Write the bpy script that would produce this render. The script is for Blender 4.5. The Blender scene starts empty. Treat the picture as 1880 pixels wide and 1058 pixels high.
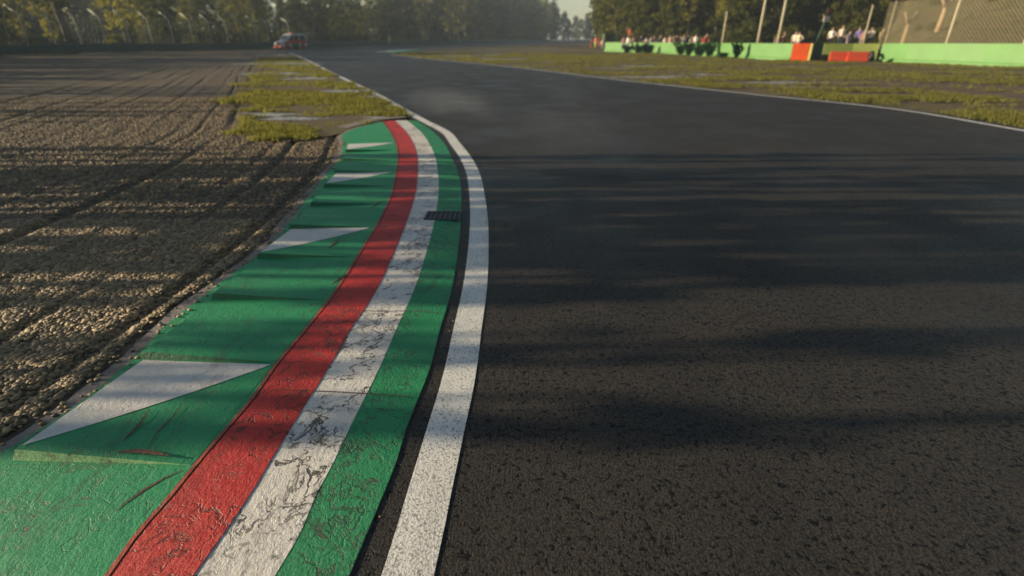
import bpy, bmesh, math, random
import numpy as np
from mathutils import Vector, Matrix, Euler

random.seed(7)
rng = np.random.default_rng(11)
scene = bpy.context.scene
COL = scene.collection
R = math.radians

# ------------------------------------------------------------------ survey
# camera: 1.7 m above the kerb, looking down by 25.8 degrees; ground() turns a bearing in
# the photograph into the spot on the flat ground it stands on, from which things are built
FPX = 951.0
EYE = 1.7
PITCH = math.atan((529 - 70) / FPX)
CP, SP = math.cos(PITCH), math.sin(PITCH)

def ground(px, py, z=0.0):
    dx = (px - 940) / FPX
    dy = -(py - 529) / FPX
    t = (z - EYE) / (-SP + dy * CP)
    return (dx * t, (CP + dy * SP) * t)

def at_depth(px, Y):
    """X of a bearing px for something standing on the ground at distance Y"""
    return (px - 940) / FPX * (Y * CP + EYE * SP)

# ------------------------------------------------------------------ materials
class NT:
    def __init__(self, name):
        self.m = bpy.data.materials.new(name)
        self.m.use_nodes = True
        self.t = self.m.node_tree
        self.t.nodes.clear()
        self.out = self.t.nodes.new('ShaderNodeOutputMaterial')

    def put(self, node, key, v):
        s = node.inputs[key]
        if isinstance(v, bpy.types.NodeSocket):
            self.t.links.new(v, s)
        elif s.type == 'RGBA' and not hasattr(v, '__len__'):
            s.default_value = (v, v, v, 1)
        elif s.type == 'RGBA' and len(v) == 3:
            s.default_value = (*v, 1)
        else:
            s.default_value = v

    def n(self, kind, props=None, out=0, **ins):
        nd = self.t.nodes.new('ShaderNode' + kind)
        for k, v in (props or {}).items():
            setattr(nd, k, v)
        for k, v in ins.items():
            key = int(k[1:]) if k[0] == 'i' and k[1:].isdigit() else k.replace('_', ' ')
            self.put(nd, key, v)
        return nd.outputs[out]

    def coord(self, which='Object'):
        return self.n('TexCoord', out=which)

    def scale(self, vec, s):
        return self.n('Mapping', i0=vec, i3=s if hasattr(s, '__len__') else (s, s, s))

    def noise(self, vec, s, detail=4, rough=0.55, dist=0.0):
        return self.n('TexNoise', i0=vec, Scale=s, Detail=detail, Roughness=rough, Distortion=dist)

    def voro(self, vec, s, feature='F1', out='Distance', rand=1.0):
        return self.n('TexVoronoi', {'feature': feature}, out=out, i0=vec, Scale=s, Randomness=rand)

    def ramp(self, fac, a, b, ca=0.0, cb=1.0):
        """map fac a..b to ca..cb (clamped)"""
        return self.n('MapRange', i0=fac, i1=a, i2=b, i3=ca, i4=cb)

    def math(self, op, a, b=0.0):
        return self.n('Math', {'operation': op}, i0=a, i1=b)

    def mix(self, fac, a, b):
        nd = self.t.nodes.new('ShaderNodeMix')
        nd.data_type = 'RGBA'
        for i, v in ((0, fac), (6, a), (7, b)):
            s = nd.inputs[i]
            if isinstance(v, bpy.types.NodeSocket):
                self.t.links.new(v, s)
            elif i == 0:
                s.default_value = v
            else:
                s.default_value = (*v[:3], 1) if hasattr(v, '__len__') else (v, v, v, 1)
        return nd.outputs[2]

    def bump(self, h, dist, strength=1.0, normal=None):
        nd = self.t.nodes.new('ShaderNodeBump')
        self.put(nd, 'Height', h)
        nd.inputs['Distance'].default_value = dist
        nd.inputs['Strength'].default_value = strength
        if normal is not None:
            self.t.links.new(normal, nd.inputs['Normal'])
        return nd.outputs[0]

    def principled(self, color, rough=0.6, normal=None, spec=0.5, metal=0.0):
        nd = self.t.nodes.new('ShaderNodeBsdfPrincipled')
        self.put(nd, 'Base Color', color)
        self.put(nd, 'Roughness', rough)
        self.put(nd, 'Specular IOR Level', spec)
        self.put(nd, 'Metallic', metal)
        if normal is not None:
            self.t.links.new(normal, nd.inputs['Normal'])
        return nd.outputs[0]

    def done(self, shader):
        self.t.links.new(shader, self.out.inputs['Surface'])
        return self.m

MATS = {}
def plain(name, color, rough=0.6, metal=0.0, var=0.12, scale=6.0, spec=0.5):
    """a painted or cloth surface with a little unevenness of tone"""
    if name in MATS:
        return MATS[name]
    t = NT(name)
    c = t.coord()
    f = t.noise(c, scale, 4)
    lo = [max(0, v * (1 - var)) for v in color]
    hi = [min(1, v * (1 + var)) for v in color]
    col = t.mix(t.ramp(f, 0.3, 0.7), lo, hi)
    MATS[name] = t.done(t.principled(col, t.ramp(f, 0.2, 0.8, rough - 0.08, min(1, rough + 0.08)), None, spec, metal))
    return MATS[name]

def mat_asphalt():
    t = NT('asphalt_wet')
    c = t.coord()
    big = t.noise(c, 0.35, 5, 0.6)
    streak = t.noise(t.scale(c, (1.6, 0.12, 1)), 1.0, 4)
    grain = t.voro(c, 105)
    grain2 = t.noise(c, 160, 3, 0.7)
    pc = t.scale(c, (1.0, 0.7, 1))
    pitm = t.ramp(t.noise(pc, 46, 4, 0.66), 0.545, 0.60)
    pitm = t.math('MULTIPLY', pitm, t.ramp(t.noise(c, 4, 4), 0.30, 0.45))
    pits2 = t.ramp(t.noise(t.scale(c, (0.8, 1, 1)), 27, 3, 0.6), 0.60, 0.64)
    pitm = t.math('MAXIMUM', pitm, pits2)
    col = t.mix(t.ramp(big, 0.3, 0.7), (0.051, 0.0425, 0.034), (0.082, 0.0685, 0.054))
    col = t.mix(t.ramp(streak, 0.35, 0.68, 0, 0.7), col, (0.034, 0.031, 0.028))
    col = t.mix(t.ramp(grain2, 0.45, 0.75, 0, 0.6), col, (0.13, 0.115, 0.095))
    col = t.mix(t.ramp(grain, 0.25, 0.7, 0, 0.75), col, (0.018, 0.016, 0.015))
    col = t.mix(t.math('MULTIPLY', pitm, 0.95), col, (0.006, 0.006, 0.006))
    h = t.math('ADD', t.ramp(grain, 0.0, 0.7, 0.5, 0.0), t.math('MULTIPLY', pitm, -1.3))
    h = t.math('ADD', h, t.math('MULTIPLY', grain2, 0.7))
    nrm = t.bump(h, 0.0025, 0.9)
    rough = t.ramp(t.noise(c, 0.8, 5), 0.3, 0.7, 0.40, 0.62)
    return t.done(t.principled(col, rough, nrm, 0.17))

def mat_paint(name, color, worn, crack=0.0, chip=0.3, rough=0.62, relief=1.0, dirt=(0.05, 0.045, 0.04)):
    """thick paint on rough concrete: trowel grain, cracks, chips, rubber smears"""
    t = NT(name)
    c = t.coord()
    warp = t.n('TexNoise', out='Color', i0=c, Scale=3.0, Detail=5.0)
    wv = t.n('VectorMath', {'operation': 'MULTIPLY_ADD'}, i0=warp, i1=(0.35, 0.35, 0.0), i2=c)
    grain = t.noise(t.scale(c, (1, 0.55, 1)), 75, 5, 0.65)
    fine = t.noise(c, 260, 3, 0.6)
    blotch = t.noise(c, 1.7, 5, 0.6)
    col = t.mix(t.ramp(blotch, 0.3, 0.72), color, worn)
    col = t.mix(t.ramp(grain, 0.52, 0.78, 0, 0.4), col, [v * 0.45 for v in color])
    # rubber smears dragged along the kerb
    smear = t.noise(t.scale(wv, (9, 0.9, 1)), 1.0, 6, 0.7)
    col = t.mix(t.ramp(smear, 0.56, 0.76, 0, 0.6), col, dirt)
    # chips where the paint is gone
    ch = t.noise(wv, 21, 6, 0.72)
    chm = t.math('MULTIPLY', t.ramp(ch, 0.58, 0.62), t.ramp(t.noise(c, 2.3, 3), 0.52 - 0.25 * chip, 0.72 - 0.25 * chip))
    col = t.mix(t.math('MULTIPLY', chm, 0.9), col, dirt)
    h = t.math('ADD', t.math('MULTIPLY', grain, 0.8), t.math('MULTIPLY', fine, 0.3))
    h = t.math('ADD', h, t.math('MULTIPLY', t.noise(c, 18, 5, 0.65), 1.1))
    h = t.math('SUBTRACT', h, t.math('MULTIPLY', chm, 0.7))
    if crack > 0:
        def contour(sc, wid, seed):
            nn = t.n('TexNoise', i0=t.n('Mapping', i0=wv, i1=(seed, seed * 0.7, 0)), Scale=sc, Detail=5.0, Roughness=0.62)
            d = t.math('ABSOLUTE', t.math('SUBTRACT', nn, 0.5))
            return t.ramp(d, wid * 0.35, wid, 1, 0)
        m1 = t.math('MULTIPLY', contour(2.4, 0.010, 3.0), t.ramp(t.noise(c, 1.3, 3), 0.42, 0.5))
        m2 = t.math('MULTIPLY', contour(7.0, 0.022, 9.0), t.ramp(t.noise(c, 2.2, 3), 0.50, 0.58))
        m3 = t.math('MULTIPLY', t.ramp(t.voro(wv, 5.0, 'DISTANCE_TO_EDGE'), 0.004, 0.014, 1, 0), t.ramp(t.noise(c, 0.9, 3), 0.52, 0.58))
        m2 = t.math('MAXIMUM', m2, m3)
        cm = t.math('MULTIPLY', t.math('MAXIMUM', m1, m2), crack)
        col = t.mix(cm, col, dirt)
        h = t.math('SUBTRACT', h, t.math('MULTIPLY', cm, 0.7))
    nrm = t.bump(h, 0.0062 * relief, 1.0)
    return t.done(t.principled(col, t.ramp(blotch, 0.3, 0.7, rough - 0.1, rough + 0.1), nrm, 0.4))

def mat_line():
    t = NT('line_paint')
    c = t.coord()
    grain = t.voro(c, 105)
    pits = t.noise(c, 85, 5, 0.72)
    hole = t.ramp(pits, 0.545, 0.60)
    blotch = t.noise(c, 2.0, 4)
    col = t.mix(t.ramp(blotch, 0.3, 0.7), (0.70, 0.67, 0.61), (0.78, 0.75, 0.69))
    col = t.mix(t.math('MULTIPLY', hole, 0.75), col, (0.12, 0.115, 0.11))
    tyre = t.noise(t.scale(c, (5, 0.5, 1)), 1.0, 6, 0.7)
    col = t.mix(t.ramp(tyre, 0.5, 0.75, 0, 0.55), col, (0.2, 0.185, 0.165))
    h = t.math('SUBTRACT', t.ramp(grain, 0, 0.7, 0.5, 0), t.math('MULTIPLY', hole, 0.8))
    return t.done(t.principled(col, 0.6, t.bump(h, 0.0022, 0.9), 0.4))

def mat_gravel(name='gravel_bed'):
    t = NT(name)
    c = t.coord()
    st = t.voro(t.scale(c, (1, 0.8, 1)), 22, out='Color')
    d = t.voro(t.scale(c, (1, 0.8, 1)), 22)
    lum = t.n('SeparateColor', i0=st)
    col = t.mix(lum, (0.070, 0.048, 0.026), (0.20, 0.14, 0.074))
    col = t.mix(t.ramp(t.noise(c, 0.3, 4), 0.35, 0.7, 0, 0.6), col, (0.125, 0.095, 0.06))
    col = t.mix(t.ramp(d, 0.35, 0.7, 0, 0.75), col, (0.05, 0.04, 0.03))
    h = t.ramp(d, 0.0, 0.7, 1.0, 0.0)
    return t.done(t.principled(col, 0.75, t.bump(h, 0.035, 1.0), 0.3))

def mat_stone():
    t = NT('pebble')
    a = t.n('Attribute', {'attribute_name': 'tone'}, out='Fac')
    c = t.coord()
    col = t.mix(a, (0.058, 0.040, 0.021), (0.41, 0.285, 0.14))
    col = t.mix(t.ramp(t.noise(c, 90, 3), 0.4, 0.7, 0, 0.4), col, (0.12, 0.09, 0.06))
    return t.done(t.principled(col, 0.62, None, 0.4))

def mat_turf():
    t = NT('turf_soil')
    c = t.coord()
    n1 = t.noise(t.scale(c, (0.6, 1, 1)), 0.35, 6, 0.62)
    n2 = t.noise(c, 3.5, 5, 0.65)
    n3 = t.noise(c, 24, 4, 0.7)
    soil = t.mix(n3, (0.072, 0.052, 0.031), (0.165, 0.122, 0.074))
    green = t.mix(n3, (0.075, 0.07, 0.024), (0.15, 0.135, 0.045))
    m = t.ramp(t.math('ADD', t.math('MULTIPLY', n1, 0.65), t.math('MULTIPLY', n2, 0.35)), 0.46, 0.58)
    col = t.mix(m, soil, green)
    return t.done(t.principled(col, 0.85, t.bump(t.math('ADD', n2, n3), 0.05, 0.8), 0.25))

def mat_soil(name, a, b, bumpd=0.06):
    t = NT(name)
    c = t.coord()
    n1 = t.noise(t.scale(c, (0.35, 1.4, 1)), 1.2, 6, 0.65)
    n3 = t.noise(c, 14, 5, 0.7)
    col = t.mix(t.ramp(n1, 0.3, 0.7), a, b)
    col = t.mix(t.ramp(n3, 0.5, 0.8, 0, 0.5), col, [v * 0.5 for v in a])
    return t.done(t.principled(col, 0.85, t.bump(t.math('ADD', n1, n3), bumpd, 0.8), 0.3))

def mat_water():
    t = NT('sky_sheen_water')
    c = t.coord()
    n1 = t.noise(t.scale(c, (1, 1.5, 1)), 3.0, 5, 0.6)
    col = t.mix(t.ramp(n1, 0.35, 0.65), (0.17, 0.155, 0.13), (0.42, 0.40, 0.36))  # pale tone stands in for sky reflected in the puddles
    return t.done(t.principled(col, t.ramp(n1, 0.4, 0.6, 0.12, 0.5), t.bump(n1, 0.03, 0.6), 0.6))

def mat_leaf(name, a, b, trans=0.35):
    t = NT(name)
    tone = t.n('Attribute', {'attribute_name': 'tone'}, out='Fac')
    rnd = t.n('ObjectInfo', out='Random')
    col = t.mix(tone, a, b)
    col = t.mix(t.ramp(rnd, 0, 1, 0, 0.45), col, [a[0] * 0.75, a[1] * 0.8, a[2] * 1.2])
    d = t.n('BsdfDiffuse', Color=col)
    tr = t.n('BsdfTranslucent', Color=t.mix(0.5, col, (b[0] * 1.2, b[1] * 1.2, b[2] * 0.6)))
    sh = t.n('MixShader', i0=trans, i1=d, i2=tr)
    return t.done(sh)

def mat_bark(name, a, b):
    t = NT(name)
    c = t.coord()
    n1 = t.noise(t.scale(c, (4, 4, 0.7)), 3.0, 5, 0.65)
    col = t.mix(t.ramp(n1, 0.3, 0.7), a, b)
    return t.done(t.principled(col, 0.85, t.bump(n1, 0.03, 0.8), 0.2))

M_ASPHALT = mat_asphalt()
M_GREEN = mat_paint('kerb_green_paint', (0.016, 0.245, 0.092), (0.024, 0.29, 0.115), 0.25, 0.2, 0.6, 0.8, (0.05, 0.06, 0.035))
M_GREEN2 = mat_paint('kerb_green_stripe_paint', (0.015, 0.24, 0.088), (0.022, 0.275, 0.105), 0.6, 0.4, 0.6, 1.3, (0.03, 0.04, 0.03))
M_RED = mat_paint('kerb_red_paint', (0.46, 0.020, 0.016), (0.52, 0.032, 0.024), 0.75, 0.3, 0.6, 1.15, (0.07, 0.018, 0.015))
M_WHITE = mat_paint('kerb_white_paint', (0.62, 0.575, 0.52), (0.70, 0.66, 0.60), 1.0, 0.75, 0.62, 1.2, (0.10, 0.09, 0.08))
M_TRI = mat_paint('kerb_triangle_paint', (0.62, 0.58, 0.525), (0.68, 0.64, 0.585), 0.25, 0.0, 0.62, 0.7, (0.2, 0.18, 0.16))
M_STEP_LIT = mat_paint('kerb_step_sunlit_paint', (0.26, 0.50, 0.20), (0.36, 0.54, 0.26), 0.2, 0.3, 0.6, 1.0)  # nearest step: worn paint, with sunlight added to the colour
M_STEP_SHADE = mat_paint('kerb_step_shade_paint', (0.010, 0.11, 0.045), (0.014, 0.14, 0.06), 0.2, 0.3, 0.6, 1.0)  # other steps: shade put into a darker green
M_SEAM = mat_paint('kerb_seam', (0.42, 0.085, 0.04), (0.36, 0.05, 0.03), 0.6, 0.3, 0.6, 1.0, (0.06, 0.03, 0.025))
M_SCUFF = mat_paint('scuff', (0.095, 0.045, 0.03), (0.14, 0.06, 0.035), 0.0, 0.3, 0.7, 0.8, (0.05, 0.05, 0.03))
M_CONC = mat_soil('concrete_edge', (0.18, 0.152, 0.132), (0.29, 0.25, 0.222), 0.012)
M_LINE = mat_line()
M_GRAVEL = mat_gravel()
M_STONE = mat_stone()
M_TURF = mat_turf()
M_BARE = mat_soil('bare_soil', (0.085, 0.058, 0.04), (0.15, 0.108, 0.075))
M_BANK = mat_soil('bank_soil', (0.17, 0.135, 0.072), (0.26, 0.205, 0.115), 0.25)
M_WATER = mat_water()
M_IRON = plain('cast_iron', (0.035, 0.036, 0.037), 0.5, 0.3)
M_IRONBAR = plain('cast_iron_bar', (0.10, 0.10, 0.10), 0.5, 0.3)

# ------------------------------------------------------------------ mesh helpers
def np_mesh(name, verts, faces, mat=None, smooth=False, tone=None):
    """verts (n,3), faces (m,k) with one k for all"""
    me = bpy.data.meshes.new(name)
    verts = np.asarray(verts, dtype=np.float32)
    faces = np.asarray(faces, dtype=np.int32)
    m, k = faces.shape
    me.vertices.add(len(verts))
    me.vertices.foreach_set('co', verts.ravel())
    me.loops.add(m * k)
    me.loops.foreach_set('vertex_index', faces.ravel())
    me.polygons.add(m)
    me.polygons.foreach_set('loop_start', np.arange(0, m * k, k, dtype=np.int32))
    me.update(calc_edges=True)
    me.polygons.foreach_set('use_smooth', np.full(m, smooth))
    if tone is not None:
        at = me.attributes.new('tone', 'FLOAT', 'POINT')
        at.data.foreach_set('value', np.asarray(tone, dtype=np.float32))
    if mat:
        me.materials.append(mat)
    return me

def link(name, me, parent=None, **props):
    o = bpy.data.objects.new(name, me)
    COL.objects.link(o)
    if parent is not None:
        o.parent = parent
    for k, v in props.items():
        if v is not None:
            o[k] = v
    return o

def thing(name, label, cat, loc=(0, 0, 0), rz=0.0, group=None):
    o = bpy.data.objects.new(name, None)
    COL.objects.link(o)
    o.empty_display_size = 0.2
    o.location = loc
    o.rotation_euler = (0, 0, rz)
    o['label'] = label
    o['category'] = cat
    if group:
        o['group'] = group
    return o

def tag(o, label, cat, group=None):
    o['label'] = label
    o['category'] = cat
    if group:
        o['group'] = group
    return o

class MB:
    """collects boxes, tubes and prisms into one mesh"""
    def __init__(self):
        self.v, self.f = [], []

    def add(self, vs, fs):
        b = len(self.v)
        self.v += [tuple(p) for p in vs]
        self.f += [tuple(b + i for i in q) for q in fs]
        return self

    def box(self, x0, x1, y0, y1, z0, z1):
        vs = [(x, y, z) for z in (z0, z1) for y in (y0, y1) for x in (x0, x1)]
        return self.add(vs, [(0, 2, 3, 1), (4, 5, 7, 6), (0, 1, 5, 4), (2, 6, 7, 3), (0, 4, 6, 2), (1, 3, 7, 5)])

    def tube(self, pts, rad, n=8, cap=True):
        pts = [Vector(p) for p in pts]
        rads = rad if hasattr(rad, '__len__') else [rad] * len(pts)
        vs, fs = [], []
        for i, p in enumerate(pts):
            d = (pts[min(i + 1, len(pts) - 1)] - pts[max(i - 1, 0)]).normalized()
            u = d.cross(Vector((0, 1, 0)) if abs(d.y) < 0.9 else Vector((1, 0, 0))).normalized()
            w = d.cross(u)
            for k in range(n):
                a = 2 * math.pi * k / n
                vs.append(p + (u * math.cos(a) + w * math.sin(a)) * rads[i])
        for i in range(len(pts) - 1):
            for k in range(n):
                fs.append((i * n + k, i * n + (k + 1) % n, (i + 1) * n + (k + 1) % n, (i + 1) * n + k))
        if cap:
            fs.append(tuple(range(n - 1, -1, -1)))
            fs.append(tuple((len(pts) - 1) * n + k for k in range(n)))
        return self.add(vs, fs)

    def prism(self, poly, axis_vec, origin=(0, 0, 0), ux=(1, 0, 0), uz=(0, 0, 1)):
        """polygon (a,b) in the plane ux,uz swept along axis_vec"""
        o, ux, uz, ax = Vector(origin), Vector(ux), Vector(uz), Vector(axis_vec)
        n = len(poly)
        vs = [o + ux * a + uz * b for a, b in poly] + [o + ux * a + uz * b + ax for a, b in poly]
        fs = [tuple(range(n - 1, -1, -1)), tuple(range(n, 2 * n))]
        fs += [(i, (i + 1) % n, n + (i + 1) % n, n + i) for i in range(n)]
        return self.add(vs, fs)

    def mesh(self, name, mat=None, bevel=0.0, smooth=False, segs=2):
        me = bpy.data.meshes.new(name)
        me.from_pydata(self.v, [], self.f)
        bm = bmesh.new()
        bm.from_mesh(me)
        bmesh.ops.recalc_face_normals(bm, faces=bm.faces)
        if bevel > 0:
            ed = [e for e in bm.edges if len(e.link_faces) == 2 and e.calc_face_angle(0) > 0.5]
            bmesh.ops.bevel(bm, geom=ed, offset=bevel, segments=segs, affect='EDGES', clamp_overlap=True)
        if smooth:
            for f in bm.faces:
                f.smooth = True
        bm.to_mesh(me)
        bm.free()
        if mat:
            me.materials.append(mat)
        return me

    def build(self, name, mat=None, parent=None, bevel=0.0, smooth=False, **props):
        return link(name, self.mesh(name, mat, bevel, smooth), parent, **props)

def grid_mesh(name, X, Y, Z, mat, smooth=True):
    """X,Y,Z arrays (rows, cols)"""
    r, c = X.shape
    v = np.stack([X, Y, Z], -1).reshape(-1, 3)
    i = np.arange(r * c).reshape(r, c)
    f = np.stack([i[:-1, :-1], i[:-1, 1:], i[1:, 1:], i[1:, :-1]], -1).reshape(-1, 4)
    return np_mesh(name, v, f, mat, smooth)

def curve_by_y(pts):
    """smooth X(Y) through points, straight on beyond both ends"""
    pts = sorted(pts, key=lambda p: p[1])
    x = np.array([p[0] for p in pts]); y = np.array([p[1] for p in pts])
    s = np.gradient(x, y)
    def f(q):
        q = np.asarray(q, dtype=float)
        i = np.clip(np.searchsorted(y, q) - 1, 0, len(y) - 2)
        h = y[i + 1] - y[i]
        t = (q - y[i]) / h
        tc = np.clip(t, 0, 1)
        r = ((2 * tc**3 - 3 * tc**2 + 1) * x[i] + (tc**3 - 2 * tc**2 + tc) * h * s[i]
             + (-2 * tc**3 + 3 * tc**2) * x[i + 1] + (tc**3 - tc**2) * h * s[i + 1])
        r = np.where(t < 0, x[i] + (q - y[i]) * s[0] * 0.6, r)
        return np.where(t > 1, x[i + 1] + (q - y[i + 1]) * s[-1], r)
    return f

def noise2(x, y, seed=0):
    """cheap smooth value noise (numpy)"""
    def h(i, j):
        n = np.sin(i * 127.1 + j * 311.7 + seed * 74.7) * 43758.5453
        return n - np.floor(n)
    xi, yi = np.floor(x), np.floor(y)
    fx, fy = x - xi, y - yi
    fx, fy = fx * fx * (3 - 2 * fx), fy * fy * (3 - 2 * fy)
    return ((h(xi, yi) * (1 - fx) + h(xi + 1, yi) * fx) * (1 - fy)
            + (h(xi, yi + 1) * (1 - fx) + h(xi + 1, yi + 1) * fx) * fy)

def fbm(x, y, seed=0, oct=4):
    s, a, t = 0, 1.0, 0
    for k in range(oct):
        s = s + a * noise2(x * 2**k, y * 2**k, seed + k); t += a; a *= 0.5
    return s / t

G = ground
KZ = 0.02
# ------------------------------------------------------------------ kerb edges, surveyed
eA = [(207,1058),(262,980),(319,914),(372,848),(430,780),(464,740),(511,673),(566,606),(617,540),(666,463),(705,396),(721,360),(730,317),(733.5,286),(730,265),(720,244),(704,223)]
eB = [(355,1058),(411,980),(456,914),(496,848),(538.5,780),(563,740),(605,673),(643.6,606),(687.5,540),(724,463),(751,396),(762,360),(767,317),(766,286),(759.6,265),(747,244),(724,221)]
eC = [(504,1058),(550.5,980),(578,914),(613,848),(645,780),(665,740),(698,673),(727,606),(757,540),(783,463),(799.5,396),(805,350),(804,317),(798,286),(789,265),(774,244),(747,221)]
eD = [(637,1058),(670,980),(698,914),(725,848),(746,780),(762,740),(788.5,673),(806,606),(826,540),(840,463),(846,396),(846,340),(841.5,317),(829,286),(818,265),(799,244),(766,221)]
eF = [(796,1058),(814,980),(827,914),(841,848),(855,780),(864,740),(876,673),(884,606),(893,540),(897,463),(895,396),(890,360),(880,317),(863,286),(846,265),(828,244),(786,222),(745,200),(690,170),(640,147),(600,128),(565,110),(535,98)]
eO = [(27,816),(87,780),(145,740),(228,673),(310,593),(400,523),(480,463),(541,396),(567,360),(585,338),(602,316),(617,300),(625.5,286),(630,265),(628,252)]
eR = [(1880,240),(1640,200),(1400,175),(1105,143),(1000,130),(900,119),(800,110),(740,103),(700,97.5)]

fA, fB, fC, fD = (curve_by_y([G(*p, KZ) for p in e]) for e in (eA, eB, eC, eD))
fF = curve_by_y([G(*p) for p in eF])
fR = curve_by_y([(10.3, -4.0), (10.65, 5.0)] + [G(*p) for p in eR])
ocap = [G(*p, KZ) for p in [(628,252),(631,246),(640,240.5),(660,233.5),(685,227),(703.5,223.1)]]
fO1 = curve_by_y([(-2.36, -4.0)] + [G(*p, KZ) for p in eO])
def fO(y):
    y = np.asarray(y, dtype=float)
    y0 = ocap[0][1]
    return np.where(y > y0, np.interp(y, [p[1] for p in ocap], [p[0] for p in ocap]), fO1(y))
Y0 = -4.0
YE = G(704, 223, KZ)[1]          # far end of the kerb
YE2 = G(766, 221, KZ)[1]

# ------------------------------------------------------------------ ground, track, gravel
SUNDIR = Vector((0.9995, 0.03, 0)).normalized()      # the way the light travels over the ground

ground_ob = link('ground', np_mesh('ground', [(-1400, -900, -0.04), (1400, -900, -0.04), (1400, 1400, -0.04), (-1400, 1400, -0.04)],
                                   [(0, 1, 2, 3)], M_TURF), kind='structure')

ys = np.concatenate([np.linspace(-4, 14, 120), np.linspace(14.3, 70, 120)])
fFe = lambda y: fF(y)
left = np.where(ys < YE2, fD(ys) - 0.03, fF(ys) - 0.30)
left = np.where((ys > YE2) & (ys < YE2 + 0.5), np.minimum(left, fF(ys) - 0.30), left)
right = fR(ys) + 0.35 + 0.12 * (fbm(ys * 1.3, ys * 0, 3) - 0.5)
u = np.linspace(0, 1, 40)
X = left[:, None] * (1 - u) + right[:, None] * u
Yg = np.repeat(ys[:, None], 40, 1)
track = link('race_track', grid_mesh('race_track', X, Yg, np.zeros_like(X), M_ASPHALT), kind='structure')

# beyond the bend: the track swings back to the right along the far barrier
farpoly = [(float(left[-1]), 70.0), (-33, 79), (-37.2, 88), (-38.6, 100), (-37.5, 118), (-33.5, 150), (-22, 186), (-4, 240), (24, 380), (70, 640),
           (110, 640), (40, 330), (12, 215), G(1010, 80), G(900, 84.5), G(800, 88.5), G(755, 91), G(722, 93), G(704, 95), (float(right[-1]), 70.0)]
bm = bmesh.new()
bm.faces.new([bm.verts.new((p[0], p[1], 0.0)) for p in farpoly])
bmesh.ops.triangulate(bm, faces=bm.faces)
me = bpy.data.meshes.new('race_track'); bm.to_mesh(me); bm.free(); me.materials.append(M_ASPHALT)
link('race_track', me, kind='structure')

def strip(name, pts, w, z, mat, parent=None, side=-1, **props):
    """a flat band of width w beside the polyline pts"""
    p = np.array(pts, dtype=float)
    d = np.gradient(p, axis=0)
    d /= np.linalg.norm(d, axis=1)[:, None]
    nrm = np.stack([d[:, 1], -d[:, 0]], 1) * side
    wv = w if hasattr(w, '__len__') else np.full(len(p), w)
    q = p + nrm * np.asarray(wv)[:, None]
    X = np.stack([p[:, 0], q[:, 0]], 1); Y = np.stack([p[:, 1], q[:, 1]], 1)
    return link(name, grid_mesh(name, X, Y, np.full_like(X, z), mat), parent, **props)

yl = np.concatenate([np.linspace(-4, 16, 160), np.linspace(16.4, 72, 90)])
strip('edge_line', np.stack([fF(yl), yl], 1), 0.183, 0.004, M_LINE, None, -1, kind='structure')
yr = np.linspace(-4, 66, 140)
strip('edge_line', np.stack([fR(yr) + 0.05, yr], 1), 0.15, 0.004, M_LINE, None, -1, kind='structure')
farline = [G(*p) for p in [(705,95.3),(720,93.4),(755,91.3),(800,88.8),(900,84.8),(1010,80.3)]]
strip('edge_line', farline, 0.3, 0.004, M_LINE, None, 1, kind='structure')

# gravel trap: a raked bed whose furrows run round the corner with the kerb
fco = lambda y: np.where(np.asarray(y) < 12.0, fF(y), fF(np.asarray(y)))
rut_d = [1.9+0.42, 3.02, 3.35, 3.9, 4.5, 5.05, 5.5, 6.2, 6.6, 7.3, 7.75, 8.5, 9.3, 9.8, 10.8, 11.5, 12.6, 13.8, 15.0, 16.6, 18.5, 20.5]
rut_w = [0.07, 0.07, 0.09, 0.08, 0.10, 0.07, 0.10, 0.08, 0.12, 0.08, 0.11, 0.12, 0.09, 0.14, 0.12, 0.14, 0.15, 0.16, 0.18, 0.2, 0.22, 0.25]
rut_h = [0.05, 0.055, 0.05, -0.03, 0.06, 0.035, 0.06, -0.035, 0.07, 0.045, 0.07, 0.06, -0.04, 0.08, 0.06, 0.08, 0.07, 0.08, 0.09, 0.09, 0.1, 0.1]
def gravel_z(X, Y):
    d = fF(Y) - X
    z = -0.012 + 0.03 * (fbm(X * 0.7, Y * 0.7, 5) - 0.5)
    for k, (a, w, h) in enumerate(zip(rut_d, rut_w, rut_h)):
        dd = d - a - 0.25 * (fbm(Y * 0.16, Y * 0 + k * 3.1, 9, 2) - 0.5) * min(1, a / 5)
        fade = np.clip(0.35 + 1.3 * fbm(Y * 0.3 + k * 7.7, Y * 0 + k, 21, 2) - 0.3, 0.15, 1.15)
        w = w * 0.8
        z = z - h * (0.65 if a < 5.2 else 0.38) * fade * (np.exp(-(dd / w)**2) - 0.25 * np.exp(-((np.abs(dd) - 2.0 * w) / w)**2))
    return z
dcol = np.concatenate([np.arange(1.6, 12, 0.035), np.arange(12, 24, 0.07), np.linspace(24.2, 52, 60)])
yrow = np.concatenate([np.linspace(-3, 14, 170), np.linspace(14.2, 40, 110), np.linspace(40.5, 92, 70)])
DD, YY = np.meshgrid(dcol, yrow)
XX = fF(YY) - DD
# keep the bed clear of the kerb's outer edge and its concrete border
lim = np.where(YY < YE, fO(np.minimum(YY, YE)) - 0.10, 1e3)
XX = np.minimum(XX, lim - 0.002 * DD)
ZZ = gravel_z(XX, YY)
ZZ = np.where(XX > lim - 0.05, -0.01, ZZ)
link('gravel_trap', grid_mesh('gravel_trap', XX, YY, ZZ, M_GRAVEL), kind='structure')

def ico():
    bm = bmesh.new()
    bmesh.ops.create_icosphere(bm, subdivisions=1, radius=1.0)
    v = np.array([x.co[:] for x in bm.verts]); f = np.array([[x.index for x in q.verts] for q in bm.faces])
    bm.free()
    return v, f
ICV, ICF = ico()

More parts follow.
